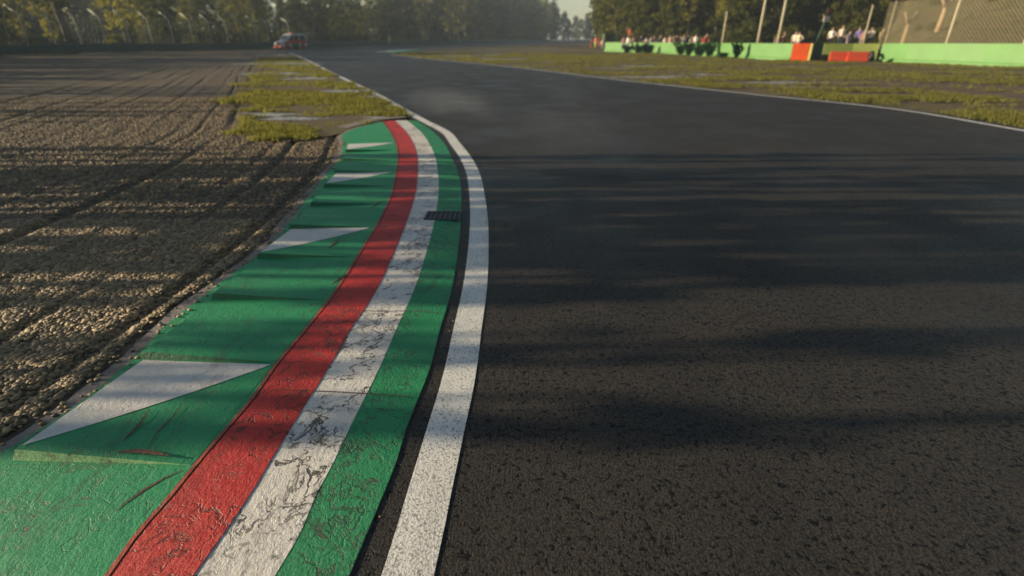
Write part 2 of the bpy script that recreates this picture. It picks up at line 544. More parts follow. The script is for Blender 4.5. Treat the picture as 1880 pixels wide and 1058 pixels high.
def in_turf(x, y):
    """left grass verge outline"""
    poly = TURF
    inside = np.zeros(x.shape, bool)
    j = len(poly) - 1
    for i in range(len(poly)):
        xi, yi = poly[i]; xj, yj = poly[j]
        c = ((yi > y) != (yj > y)) & (x < (xj - xi) * (y - yi) / (yj - yi + 1e-12) + xi)
        inside ^= c
        j = i
    return inside
TURF = [G(*p) for p in [(748,214),(700,222),(645,236.5),(622,247),(560,259),(500,259),(430,257),(416,247),(402,236),(430,220),(446,205),(440,185),(445,165),(462,140),(470,118),(474,105),(500,99)]]
TURF += [(float(fF(y)) - 0.2, y) for y in (68, 60, 50, 40, 32, 26, 21, 18, 16, 14.6, 13.4)]

def gravel_stones(n, ymin, ymax, smin, smax):
    y = ymin + (ymax - ymin) * rng.random(n * 3) ** 0.8
    xl = -(y * CP + EYE * SP) * 1.06 - 0.4
    xr = np.where(y < YE, fO(np.minimum(y, YE)) - 0.16, fF(y) - 2.0)
    x = xl + (xr - xl) * rng.random(n * 3)
    keep = (~in_turf(x, y) | (rng.random(n * 3) < 0.22)) & (rng.random(n * 3) < np.clip((xr - xl) / (ymax * 1.0), 0.0, 1))
    x, y = x[keep][:n], y[keep][:n]
    n = len(x)
    s = smin + (smax - smin) * rng.random(n) ** 2.2
    z = gravel_z(x, y) + s * 0.12
    V = ICV[None] * (1 + 0.22 * (rng.random((n, 42 if len(ICV) == 42 else len(ICV), 1)) - 0.5) * 2)
    V = V * np.stack([s * (0.9 + 0.5 * rng.random(n)), s * (0.6 + 0.4 * rng.random(n)), s * (0.30 + 0.22 * rng.random(n))], 1)[:, None, :]
    a = rng.random(n) * 2 * math.pi
    tx = (rng.random(n) - 0.5) * 0.5
    ca, sa = np.cos(a)[:, None], np.sin(a)[:, None]
    ct, st = np.cos(tx)[:, None], np.sin(tx)[:, None]
    vx, vy, vz = V[..., 0], V[..., 1], V[..., 2]
    vx, vz = vx * ct - vz * st, vx * st + vz * ct
    vx, vy = vx * ca - vy * sa, vx * sa + vy * ca
    P = np.stack([vx + x[:, None], vy + y[:, None], vz + z[:, None]], -1)
    F = (ICF[None] + (np.arange(n) * len(ICV))[:, None, None]).reshape(-1, 3)
    tone = np.repeat(np.clip(rng.normal(0.45, 0.25, n), 0, 1), len(ICV))
    return P.reshape(-1, 3), F, tone
pa = gravel_stones(44000, 1.2, 5.2, 0.009, 0.026)
pb = gravel_stones(46000, 4.8, 17.5, 0.013, 0.030)
# strays on the concrete border, the kerb's edge and the strip beside the line
ny = 520
sy_ = rng.uniform(1.2, 9.5, ny)
sx_ = np.where(np.arange(ny) < 430, fO1(sy_) + rng.normal(-0.06, 0.07, ny), fD(sy_) + rng.uniform(0.02, 0.25, ny))
ss = np.where(np.arange(ny) < 430, rng.uniform(0.006, 0.018, ny), rng.uniform(0.003, 0.007, ny))
sz_ = np.where(np.arange(ny) < 430, np.where(sx_ > fO1(sy_), KZ, 0.008), 0.0) + ss * 0.25
Vs = ICV[None] * (1 + 0.4 * (rng.random((ny, len(ICV), 1)) - 0.5)) * (ss[:, None] * np.array([1.2, 0.85, 0.5]))[:, None, :]
Vs = Vs + np.stack([sx_, sy_, sz_], 1)[:, None, :]
pc_ = (Vs.reshape(-1, 3), (ICF[None] + (np.arange(ny) * len(ICV))[:, None, None]).reshape(-1, 3), np.repeat(rng.random(ny), len(ICV)))
pb = (np.concatenate([pb[0], pc_[0]]), np.concatenate([pb[1], pc_[1] + len(pb[0])]), np.concatenate([pb[2], pc_[2]]))
P = np.concatenate([pa[0], pb[0]]); F = np.concatenate([pa[1], pb[1] + len(pa[0])]); T = np.concatenate([pa[2], pb[2]])
link('gravel', np_mesh('gravel', P, F, M_STONE, True, T), kind='stuff')

# ------------------------------------------------------------------ kerb
kerb = thing('kerb', 'green kerb with red and white stripes and white triangles curving beside the asphalt', 'kerb')
yk = np.concatenate([np.linspace(Y0, YE - 0.5, 200), np.linspace(YE - 0.49, YE, 40)])
def band(name, f0, f1, e0, e1, mat, z=KZ, cols=6, parent=None, z1=None):
    t = np.linspace(0, 1, 230)
    ya = Y0 + (e0 - Y0) * t; yb = Y0 + (e1 - Y0) * t
    xa, xb = f0(ya), f1(yb)
    uu = np.linspace(0, 1, cols)
    X = xa[:, None] * (1 - uu) + xb[:, None] * uu
    Y = ya[:, None] * (1 - uu) + yb[:, None] * uu
    Z = np.full_like(X, z) + (0 if z1 is None else (z1 - z) * uu[None, :])
    return link(name, grid_mesh(name, X, Y, Z, mat), kerb if parent is None else parent)
band('green_apron', lambda y: fO(y), lambda y: fA(y) - 0.030, YE, YE, M_GREEN, cols=16)
band('red_stripe', lambda y: fA(y), fB, YE, YE + 0.13, M_RED, z=KZ + 0.004)
band('seam', lambda y: fA(y) - 0.0295, lambda y: fA(y) - 0.012, YE, YE, M_SEAM, z=KZ + 0.002, cols=2)
band('crack', lambda y: fA(y) - 0.0125, lambda y: fA(y), YE, YE, M_SCUFF, z=KZ - 0.002, cols=2)
band('white_stripe', fB, fC, YE + 0.13, YE + 0.15, M_WHITE, z=KZ + 0.001)
band('green_stripe', fC, fD, YE + 0.15, YE2, M_GREEN2, z=KZ, z1=0.006)
# concrete body under the paint
t = np.linspace(0, 1, 230)
ya = Y0 + (YE - Y0) * t; yb = Y0 + (YE2 - Y0) * t
xa, xb = fO(ya), fD(yb)
Xk = np.stack([xa - 0.004, xa - 0.004, xa * 0.5 + xb * 0.5, xb + 0.003, xb + 0.012], 1)
Yk = np.stack([ya, ya, ya * 0.5 + yb * 0.5, yb, yb], 1)
Zk = np.stack([np.full_like(xa, -0.08), np.full_like(xa, KZ - 0.006), np.full_like(xa, KZ - 0.012), np.full_like(xa, 0.003), np.full_like(xa, -0.08)], 1)
link('concrete_base', grid_mesh('concrete_base', Xk, Yk, Zk, plain('kerb_concrete', (0.06, 0.06, 0.05), 0.8), False), kerb)

led = [((36,842),(370,854)),((265,658),(513,666)),((394,549),(600,551)),((477,474),(657,472)),((534,420),(683,417)),((573,378),(698,375)),
       ((598,344),(713,342)),((617,318),(719,316)),((631,296),(728,295)),((636,280),(731,276)),((638,265),(725,262))]
led = [(Vector((*G(*a, KZ), 0)), Vector((*G(*b, KZ), 0))) for a, b in led]
for i in range(10):
    (o0, i0), (o1, i1) = led[i], led[i + 1]
    i0 = Vector((min(i0.x, float(fA(i0.y)) - 0.035), i0.y, 0)); i1 = Vector((min(i1.x, float(fA(i1.y)) - 0.035), i1.y, 0))
    hgt = 0.052 if i == 0 else 0.045
    n = 9
    mbk = MB()
    top = []
    for a in range(n):
        v = a / (n - 1)
        row = []
        for b in range(n):
            w = b / (n - 1)
            # follow the curve of the outer side
            p = (o0.lerp(o1, v)).lerp(i0.lerp(i1, v), w)
            row.append(Vector((p.x, p.y, KZ + 0.001 + hgt * (1 - w) * (1 - v))))
        top.append(row)
    vs = [p for r in top for p in r]
    fs = [(a * n + b, a * n + b + 1, (a + 1) * n + b + 1, (a + 1) * n + b) for a in range(n - 1) for b in range(n - 1)]
    ramp_ob = None
    me = np_mesh('ramp_block', [tuple(p) for p in vs], fs, M_GREEN, True)
    side = MB()
    outer = [top[a][0] for a in range(n)]
    side.add(outer + [Vector((p.x - 0.004, p.y, KZ - 0.002)) for p in outer], [(a, a + 1, n + a + 1, n + a) for a in range(n - 1)])
    bm = bmesh.new(); bm.from_mesh(me)
    sm = side.mesh('s'); bm.from_mesh(sm); bpy.data.meshes.remove(sm)
    bm.to_mesh(me); bm.free()
    rb = link('ramp_block', me, kerb)
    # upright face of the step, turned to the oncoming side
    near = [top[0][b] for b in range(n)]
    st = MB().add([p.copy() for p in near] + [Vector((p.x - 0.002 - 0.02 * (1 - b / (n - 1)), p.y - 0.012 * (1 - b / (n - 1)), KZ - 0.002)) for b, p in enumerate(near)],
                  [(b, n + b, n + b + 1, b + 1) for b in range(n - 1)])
    st.build('step_face', M_STEP_LIT if i == 0 else M_STEP_SHADE, rb)
    if i % 3 == 0:
        # painted triangle: outer edge and far edge of the block
        k = 12
        def pt(v, w):
            p = (o0.lerp(o1, v)).lerp(i0.lerp(i1, v), w)
            return (p.x, p.y, KZ + 0.0035 + hgt * (1 - w) * (1 - v))
        vv, ff = [], []
        for a in range(k + 1):
            v = 0.03 + 0.94 * a / k
            wmax = 0.985 * a / k
            for b in range(k + 1):
                vv.append(pt(v, 0.012 + wmax * b / k * 0.99))
        for a in range(k):
            for b in range(k):
                ff.append((a * (k + 1) + b, a * (k + 1) + b + 1, (a + 1) * (k + 1) + b + 1, (a + 1) * (k + 1) + b))
        link('painted_triangle', np_mesh('painted_triangle', vv, ff, M_TRI, False), rb)

def scuff(pxs, w, z):
    p = [Vector((*G(*q, KZ), 0)) for q in pxs]
    P = []
    for i in range(len(p) - 1):
        for s in np.linspace(0, 1, 9, endpoint=i == len(p) - 2):
            P.append(p[i].lerp(p[i + 1], float(s)))
    n = len(P)
    ww = [w * (0.25 + math.sin(math.pi * (k + 0.5) / n)) * (0.8 + 0.4 * random.random()) for k in range(n)]
    strip('tyre_scuff', [(q.x, q.y) for q in P], ww, z, M_SCUFF, kerb)
scuff([(338,862),(300,878),(262,899),(232,921),(210,940)], 0.010, KZ + 0.002)
scuff([(218,838.5),(255,840),(312,845)], 0.020, KZ + 0.0255)
scuff([(276,760),(258,785),(238,806),(228,818)], 0.011, KZ + 0.026)
scuff([(345,735),(318,770),(290,798),(272,830)], 0.006, KZ + 0.018)
scuff([(646,500),(620,513),(606,524)], 0.012, KZ + 0.004)
scuff([(482,533),(472,541),(467,546)], 0.016, KZ + 0.004)
scuff([(623,440),(610,450),(604,458)], 0.02, KZ + 0.014)
scuff([(710,365),(690,375),(678,385)], 0.014, KZ + 0.006)
# concrete joints across the stripes
for row in ([(505,717),(610,721),(700,726),(758,731)],[(640,571),(700,573),(760,572),(812,576)]):
    p = [Vector((*G(*q, KZ), 0)) for q in row]
    strip('joint', [(q.x, q.y) for q in p], 0.006, KZ + 0.0052, M_SCUFF, kerb)

# grey concrete border between kerb and gravel
yb_ = np.concatenate([np.linspace(Y0, ocap[0][1], 160), np.linspace(ocap[0][1] + 0.02, YE, 60)])
op = np.stack([fO(yb_), yb_], 1)
strip('concrete_border', op, 0.095 + 0.07 * (fbm(yb_ * 2.2, yb_ * 0, 2) - 0.5), 0.006, M_CONC, None, -1, kind='structure')

# drain grate let into the stripes
gq = [G(*p, KZ) for p in [(785,388),(843,391),(843,405.5),(782,403)]]
gx = np.array([p[0] for p in gq]); gy = np.array([p[1] for p in gq])
gc = (gx.mean(), gy.mean())
gw, gd = (gx.max() - gx.min()) / 2 * 0.9, (gy.max() - gy.min()) / 2 * 0.78
grate = thing('drain_grate', 'small dark iron drain grate set across the white and green kerb stripes', 'drain grate', (gc[0], gc[1], KZ), R(-1))
MB().box(-gw, gw, -gd, gd, 0.0005, 0.003).build('grate_bed', plain('drain_dark', (0.02, 0.022, 0.021), 0.7), grate)
fr = MB()
fr.box(-gw, gw, gd, gd + 0.014, 0.0, 0.009).box(-gw, gw, -gd - 0.014, -gd, 0.0, 0.009)
fr.box(-gw - 0.016, -gw, -gd - 0.014, gd + 0.014, 0.0, 0.009).box(gw, gw + 0.016, -gd - 0.014, gd + 0.014, 0.0, 0.009)
fr.build('grate_frame', M_IRON, grate)
for k in range(6):
    x = -gw + (k + 0.85) * 2 * gw / 6.6
    MB().box(x - 0.005, x + 0.005, -gd, gd, 0.003, 0.008).build('grate_bar', M_IRONBAR, grate)

# ------------------------------------------------------------------ grass verge, soil, puddles
bm = bmesh.new()
tv = []
for a, b in zip(TURF, TURF[1:] + TURF[:1]):
    L_ = math.hypot(b[0] - a[0], b[1] - a[1]); m = max(1, int(L_ / 0.25))
    for k in range(m):
        x, y = a[0] + (b[0] - a[0]) * k / m, a[1] + (b[1] - a[1]) * k / m
        w_ = 0.0 if x > float(fF(y)) - 0.6 or (y < YE + 0.6 and x > -4.2) else 1.0
        x += w_ * 2.2 * (float(fbm(np.array(x * 1.7), np.array(y * 1.7), 51)) - 0.5) + w_ * 0.7
        y += w_ * 1.6 * (float(fbm(np.array(x * 1.7), np.array(y * 1.7), 52)) - 0.5)
        tv.append(bm.verts.new((x, y, 0.008)))
bm.faces.new(tv)
bmesh.ops.triangulate(bm, faces=bm.faces)
me = bpy.data.meshes.new('grass_verge'); bm.to_mesh(me); bm.free(); me.materials.append(M_TURF)
link('grass_verge', me, kind='structure')

def blob(name, cx, cy, rx, ry, z, mat, seed, rz=0.0, **props):
    n = 96
    a = np.linspace(0, 2 * np.pi, n, endpoint=False)
    r = 0.1 + 1.7 * fbm(np.cos(a) * 3.0 + seed * 3.3, np.sin(a) * 3.0 + seed, seed, 4) ** 1.3
    x, y = np.cos(a) * r * rx, np.sin(a) * r * ry
    c, s = math.cos(rz), math.sin(rz)
    pts = [(cx + x[i] * c - y[i] * s, cy + x[i] * s + y[i] * c, z) for i in range(n)]
    me = bpy.data.meshes.new(name)
    me.from_pydata(pts, [], [tuple(range(n))])
    me.materials.append(mat)
    return link(name, me, None, **props)

blob('soil', *G(1790, 160), 13.0, 4.2, -0.034, M_BARE, 3, R(-12), kind='structure')
blob('soil', *G(1560, 150), 4.0, 1.4, -0.029, M_BARE, 4, R(-10), kind='structure')
PUD = [(497,211,0.75,0.45),(545,219,0.9,0.3),(690,216.5,0.35,0.16),(640,168,1.2,0.7),(672,178,0.5,0.35),(515,118,3.4,1.9),(545,119,1.8,1.2),(525,136,2.4,0.9),(560,145,1.6,0.7),
       (508,101,2.6,1.6),(925,108.5,2.6,1.5),(855,103,3.0,1.6),(800,112,2.5,1.0),(905,99,3.5,1.8),(1190,121,2.9,1.2),(1440,151,1.9,0.9),(1465,158,1.2,0.4),(1215,141,2.8,1.1),(1300,136,1.7,0.9),(1465,122,1.6,0.6),
       (1050,112,3.0,1.0),(1130,125,2.0,0.7)]
for k, (px, py, rx, ry) in enumerate(PUD):
    lz = 0.012 if px < 760 and py > 97 else -0.022 - 0.0003 * k
    blob('puddle', *G(px, py), rx, ry, lz, M_WATER, k + 5, 0.0, kind='structure')
strip('path', [G(*p) for p in [(640,236),(690,221.5),(748,216.5)]], 0.30, 0.014, M_CONC, None, -1, kind='structure')

def blades(n, sampler, hmin, hmax, per, name, seed):
    x, y, thin = sampler(n)
    n = len(x)
    ang = rng.random((n, per)) * 2 * np.pi
    h = (hmin + (hmax - hmin) * rng.random((n, per))) * (0.6 + 0.8 * fbm(x * 0.8, y * 0.8, seed))[:, None] * (0.35 + 0.65 * thin)[:, None]
    off = rng.normal(0, 0.05, (n, per, 2))
    bx = x[:, None] + off[..., 0]; by = y[:, None] + off[..., 1]
    lean = 0.1 + 0.55 * rng.random((n, per))
    w = 0.004 + 0.005 * rng.random((n, per)) + 0.0003 * y[:, None]
    ca, sa = np.cos(ang), np.sin(ang)
    z0 = 0.0
    p0 = np.stack([bx - sa * w, by + ca * w, np.full_like(bx, z0)], -1)
    p1 = np.stack([bx + sa * w, by - ca * w, np.full_like(bx, z0)], -1)
    mx, my = bx + ca * h * lean * 0.3, by + sa * h * lean * 0.3
    p2 = np.stack([mx + sa * w * 0.7, my - ca * w * 0.7, h * 0.62], -1)
    p3 = np.stack([mx - sa * w * 0.7, my + ca * w * 0.7, h * 0.62], -1)
    p4 = np.stack([bx + ca * h * lean * 0.85, by + sa * h * lean * 0.85, h * 0.98], -1)
    V = np.stack([p0, p1, p2, p3, p4], 2).reshape(-1, 3)
    b = np.arange(n * per) * 5
    F = np.concatenate([np.stack([b, b + 1, b + 2], 1), np.stack([b, b + 2, b + 3], 1), np.stack([b + 3, b + 2, b + 4], 1)])
    tone = np.repeat((0.25 + 0.75 * rng.random((n, per)) * (0.4 + 0.9 * fbm(x * 0.5, y * 0.5, seed + 3))[:, None]).ravel(), 5)
    return link(name, np_mesh(name, V, F, M_GRASS, False, np.clip(tone, 0, 1)), kind='stuff')
M_GRASS = mat_leaf('grass_blade', (0.095, 0.092, 0.030), (0.29, 0.275, 0.075), 0.48)

def s_left(n):
    y = 9.8 + 44 * rng.random(n * 5) ** 2.6
    xl = -3.6 - y * 0.52; xr = fF(y) - 0.15
    x = xl + (xr - xl) * rng.random(n * 5)
    fv = fbm(x * 0.55, y * 0.8, 33) + 0.34 * rng.random(n * 5) + np.clip((13.5 - y) * 0.06, 0, 0.08)
    k = in_turf(x + 2.4 * (fbm(x * 0.8, y * 0.8, 61) - 0.5), y + 2.0 * (fbm(x * 0.8, y * 0.8, 62) - 0.5)) & (x < fF(y) - 0.12) & (fv > 0.68)
    th = np.clip((fv - 0.68) / 0.16, 0, 1)
    k &= ~((y < YE + 0.5) & (x > fO(np.minimum(y, YE)) - 0.15))
    for px, py, rx, ry in PUD[:9]:
        cx, cy = G(px, py)
        k &= ((x - cx) / rx) ** 2 + ((y - cy) / ry) ** 2 > 0.7
    return x[k][:n], y[k][:n], th[k][:n]
def s_right(n):
    y = 8.5 + 62 * rng.random(n * 5) ** 2.2
    xl = fR(y) + 0.35; xr = np.minimum(y * 1.02 + 2.5, np.interp(y, [8, 36, 41, 47, 54, 68, 82], [40, 33, 31, 24, 21.5, 18.5, 13]))
    x = xl + (np.maximum(xr, xl + 0.5) - xl) * rng.random(n * 5)
    fv = fbm(x * 0.5, y * 0.7, 44) + 0.34 * rng.random(n * 5)
    th = np.clip((fv - 0.74) / 0.16, 0, 1)
    k = (fv > 0.74) & (rng.random(n * 5) < np.clip((xr - xl) / 20, 0.12, 1))
    for cx, cy, rx, ry in ((*G(1800, 160), 8.0, 1.7), (*G(1560, 150), 3.2, 0.9)):
        q = ((x - cx) / rx) ** 2 + ((y - cy) / ry) ** 2 < 0.8
        k &= ~(q & (rng.random(n * 5) < 0.85))
    for px, py, rx, ry in PUD[10:]:
        cx, cy = G(px, py)
        k &= ((x - cx) / rx) ** 2 + ((y - cy) / ry) ** 2 > 0.7
    return x[k][:n], y[k][:n], th[k][:n]
blades(8000, s_left, 0.03, 0.125, 7, 'grass', 60)
blades(19000, s_right, 0.03, 0.125, 7, 'grass', 70)

# ------------------------------------------------------------------ barriers
M_ARMCO = plain('armco_green', (0.022, 0.062, 0.048), 0.45, 0.2)
M_POSTG = plain('galvanised_post', (0.33, 0.33, 0.24), 0.6, 0.3)
bl_px = [(-260,114),(-110,108),(0,103),(160,98.5),(320,95.6),(440,93.2),(560,88.6),(720,82.6),(850,80),(1000,75.5)]
rail_pts = [(-53.5, 20), (-54.5, 40)] + [G(*p) for p in bl_px[2:]]
rail_pts[2:] = [(-54.3, 58), (-53.2, 69), (-49.5, 79.5), (-44.2, 91), (-40.2, 109), (-33.5, 150), (-21, 186), (-2.5, 240), (25.5, 388)]
def resample(pts, step):
    p = np.array(pts, dtype=float)
    d = np.r_[0, np.cumsum(np.linalg.norm(np.diff(p, axis=0), axis=1))]
    s = np.arange(0, d[-1], step)
    # soften the corners
    q = np.stack([np.interp(s, d, p[:, 0]), np.interp(s, d, p[:, 1])], 1)
    k = max(1, int(9 / step))
    ker = np.ones(2 * k + 1) / (2 * k + 1)
    pad = np.pad(q, ((k, k), (0, 0)), 'edge')
    return np.stack([np.convolve(pad[:, i], ker, 'valid') for i in (0, 1)], 1)
RP = resample(rail_pts, 2.0)
def sweep(name, path, prof, mat, parent, close=False):
    p = np.array(path, dtype=float)
    d = np.gradient(p, axis=0); d /= np.linalg.norm(d, axis=1)[:, None]
    nrm = np.stack([d[:, 1], -d[:, 0]], 1)
    pr = np.array(prof, dtype=float)
    X = p[:, 0:1] + nrm[:, 0:1] * pr[None, :, 0]; Y = p[:, 1:2] + nrm[:, 1:2] * pr[None, :, 0]
    Z = np.repeat(pr[None, :, 1], len(p), 0)
    return link(name, grid_mesh(name, X, Y, Z, mat, False), parent)
rail = thing('guard_rail', 'long dark green steel guard rail running behind the gravel trap and the far bend', 'guard rail', (0, 0, 0))
for z0 in (0.08, 0.40, 0.72):
    prof = [(-0.03, z0), (0.0, z0 + 0.02), (0.06, z0 + 0.07), (0.06, z0 + 0.11), (0.01, z0 + 0.145), (0.01, z0 + 0.165), (0.06, z0 + 0.2), (0.06, z0 + 0.24), (0.0, z0 + 0.29), (-0.03, z0 + 0.31), (-0.05, z0 + 0.31), (-0.05, z0)]
    sweep('rail', RP, prof, M_ARMCO, rail)
for k in range(8, 90, 2):
    x, y = RP[k]
    MB().box(x - 0.17, x - 0.05, y - 0.06, y + 0.06, 0, 1.05).build('post', M_ARMCO, rail)

def offset_path(path, off):
    p = np.array(path); d = np.gradient(p, axis=0); d /= np.linalg.norm(d, axis=1)[:, None]
    return p + np.stack([d[:, 1], -d[:, 0]], 1) * off
FPth = resample(offset_path(RP, -1.0), 3.25)
cf = thing('catch_fence', 'tall wire catch fence on cranked pale posts behind the green guard rail', 'fence', (0, 0, 0))
pm = MB().tube([(0, 0, 0), (0, 0, 4.0), (-0.12, 0, 4.2), (-1.05, 0, 5.0)], 0.085, 8).mesh('post', M_POSTG, 0, True)
sel = [q for q in FPth if 44 < q[1] < 108]
for q in sel[:70]:
    o = link('post', pm, cf); o.location = (q[0], q[1], 0); o.rotation_euler = (0, 0, random.uniform(-.06, .06))
wires = MB()
pts = [q for q in FPth if 40 < q[1] < 215]
for z in np.linspace(0.6, 4.0, 9):
    for a, b in zip(pts[:-1], pts[1:]):
        wires.tube([(a[0], a[1], z), (b[0], b[1], z)], 0.006, 3, False)
for a, b in zip(pts[:-1], pts[1:]):
    for k in range(6):
        s0, s1 = k / 6, (k + 1) / 6
        p0 = a + (b - a) * s0; p1 = a + (b - a) * s1
        wires.tube([(p0[0], p0[1], 0.6), (p1[0], p1[1], 4.0)], 0.005, 3, False)
        wires.tube([(p1[0], p1[1], 0.6), (p0[0], p0[1], 4.0)], 0.005, 3, False)
wires.build('wire_mesh', plain('fence_wire', (0.12, 0.13, 0.10), 0.6, 0.5), cf)

# light green concrete wall on the right
def wallpts(lst):
    out = []
    for px, yb, yt in lst:
        x, y = G(px, yb)
        zc = y * CP + EYE * SP
        out.append((x, y, (yb - yt) * zc / FPX))
    return out
M_WALL = plain('wall_green', (0.105, 0.235, 0.066), 0.55, 0, 0.10, 0.8)
M_WALLD = plain('wall_dark_green', (0.012, 0.045, 0.03), 0.6)
M_WALLO = plain('wall_olive', (0.19, 0.235, 0.05), 0.65, 0, 0.2, 1.0)
M_ORANGE = plain('orange_panel', (0.62, 0.075, 0.008), 0.5, 0, 0.12, 2.0)
M_YELLOW = plain('yellow_edge', (0.5, 0.42, 0.12), 0.5)
M_REDB = plain('red_plastic', (0.46, 0.055, 0.022), 0.4, 0, 0.08, 3.0)
M_BLACK = plain('black_rubber', (0.015, 0.015, 0.016), 0.6)
def wall_run(name, pts, mat, thick, parent, out=1):
    mb = MB()
    p = [Vector((a[0], a[1], 0)) for a in pts]; h = [a[2] for a in pts]
    n = len(p)
    nr = []
    for i in range(n):
        d = (p[min(i + 1, n - 1)] - p[max(i - 1, 0)]).normalized()
        nr.append(Vector((-d.y, d.x, 0)) * out)
    prof = lambda i: [p[i] - nr[i] * 0.10 + Vector((0, 0, -0.05)), p[i] - nr[i] * 0.10 + Vector((0, 0, 0.12)), p[i] + Vector((0, 0, 0.22)), p[i] + Vector((0, 0, h[i])), p[i] + nr[i] * thick + Vector((0, 0, h[i])), p[i] + nr[i] * thick + Vector((0, 0, -0.05))]
    vs = []; fs = []
    for i in range(n):
        vs += prof(i)
    for i in range(n - 1):
        for k in range(6):
            fs.append((i * 6 + k, i * 6 + (k + 1) % 6, (i + 1) * 6 + (k + 1) % 6, (i + 1) * 6 + k))
    fs += [(5, 4, 3, 2, 1, 0), tuple((n - 1) * 6 + k for k in range(6))]
    mb.add(vs, fs)
    return mb.build(name, mat, parent, bevel=0.02)
wl = thing('barrier_wall', 'long light green barrier wall with spectators behind it, ending in an orange panel', 'wall', (0, 0, 0))
WL = wallpts([(1110,94,79.5),(1170,96.3,80),(1230,99,80.5),(1290,102.5,81.3),(1350,106,82),(1400,108.6,82.5),(1450,111,83)])
wall_run('wall_panel', WL, M_WALL, 0.35, wl)
d = (Vector(WL[-1]) - Vector(WL[-2])); d.z = 0; d.normalize()
OP = wallpts([(1451,111.2,82.8),(1481,111.6,83)])
wall_run('orange_panel', OP, M_ORANGE, 0.38, wl)
wall_run('yellow_edge', wallpts([(1481.5,111.6,83),(1486,111.7,83.2)]), M_YELLOW, 0.38, wl)
wr = thing('barrier_wall', 'light green barrier wall in front of the chain-link fence at the right edge', 'wall', (0, 0, 0))
WR = wallpts([(1612,112,83),(1660,114.4,83.2),(1720,117,83.5),(1800,120.4,84),(1880,124,84.5),(1990,130,85.5),(2150,140,87)])
wall_run('wall_panel', WR, M_WALL, 0.35, wr)
# the gap: set-back gate leaf in olive, dark panel as recess shade, red blocks, tyre
gate = thing('barrier_gate', 'olive green barrier panel set back in the gap between the light green walls', 'barrier gate', (0, 0, 0))
GP = wallpts([(1508,109,83),(1560,109.4,83),(1608,110.2,83.2)])
wall_run('gate_panel', GP, M_WALLO, 0.2, gate)
wall_run('recess_shade', wallpts([(1487,110.5,84),(1507,110.3,84)]), M_WALLD, 0.25, gate)
def block(px, py, w, dpt, h, name, label, cat, mat, group=None, rz=0.0):
    x, y = G(px, py)
    t = thing(name, label, cat, (x, y, 0), rz, group)
    mb = MB().prism([(-dpt / 2, 0), (dpt / 2, 0), (dpt / 2, 0.18), (dpt * 0.32, 0.3), (dpt * 0.3, h), (-dpt * 0.3, h), (-dpt * 0.32, 0.3), (-dpt / 2, 0.18)], (w, 0, 0), (-w / 2, 0, 0), (0, 1, 0), (0, 0, 1))
    mb.build('shell', mat, t, bevel=0.03)
    MB().tube([(-w * 0.3, 0, h - 0.01), (-w * 0.3, 0, h + 0.03)], 0.06, 10).build('filler_cap', mat, t)
    MB().box(w / 2 - 0.005, w / 2 + 0.05, -0.06, 0.06, 0.15, h * 0.8).build('coupling', mat, t, bevel=0.01)
    return t
block(1540, 112.3, 1.48, 0.5, 0.70, 'water_barrier', 'left one of two red plastic barrier blocks in the wall gap', 'barrier block', M_REDB, 'red barrier blocks in the wall gap', R(-16))
block(1572, 113.2, 1.46, 0.5, 0.72, 'water_barrier', 'right one of two red plastic barrier blocks beside the black tyre', 'barrier block', M_REDB, 'red barrier blocks in the wall gap', R(-16))
ty = thing('tyre', 'black tyre leaning against the olive barrier panel', 'tyre', (*G(1598, 112.2), 0.38), R(70))
ring = []
for k in range(24):
    a = 2 * math.pi * k / 24
    ring.append((math.cos(a), math.sin(a)))
def tyre_mesh(name, R1, R0, w, mat):
    prof = [(R0, -w / 2), (R1 * 0.92, -w / 2), (R1, -w * 0.32), (R1, w * 0.32), (R1 * 0.92, w / 2), (R0, w / 2)]
    vs, fs = [], []
    for c, s in ring:
        for r, yy in prof:
            vs.append((r * c, yy, r * s))
    n = len(prof)
    for k in range(24):
        for j in range(n):
            fs.append((k * n + j, k * n + (j + 1) % n, ((k + 1) % 24) * n + (j + 1) % n, ((k + 1) % 24) * n + j))
    return MB().add(vs, fs).mesh(name, mat, 0, True)
link('tread', tyre_mesh('tread', 0.38, 0.22, 0.28, M_BLACK), ty).rotation_euler = (R(-14), 0, 0)
link('sidewall', tyre_mesh('sidewall', 0.33, 0.20, 0.30, M_BLACK), ty).rotation_euler = (R(-14), 0, 0)
x, y = G(1510, 111.5)
bx = thing('equipment_box', 'small black box on the ground beside the dark end of the wall gap', 'box', (x, y, 0), R(5))
MB().box(-0.3, 0.3, -0.2, 0.2, 0, 0.42).build('case', M_BLACK, bx, bevel=0.02)
MB().box(-0.31, 0.31, -0.21, 0.21, 0.42, 0.47).build('lid', M_BLACK, bx, bevel=0.015)

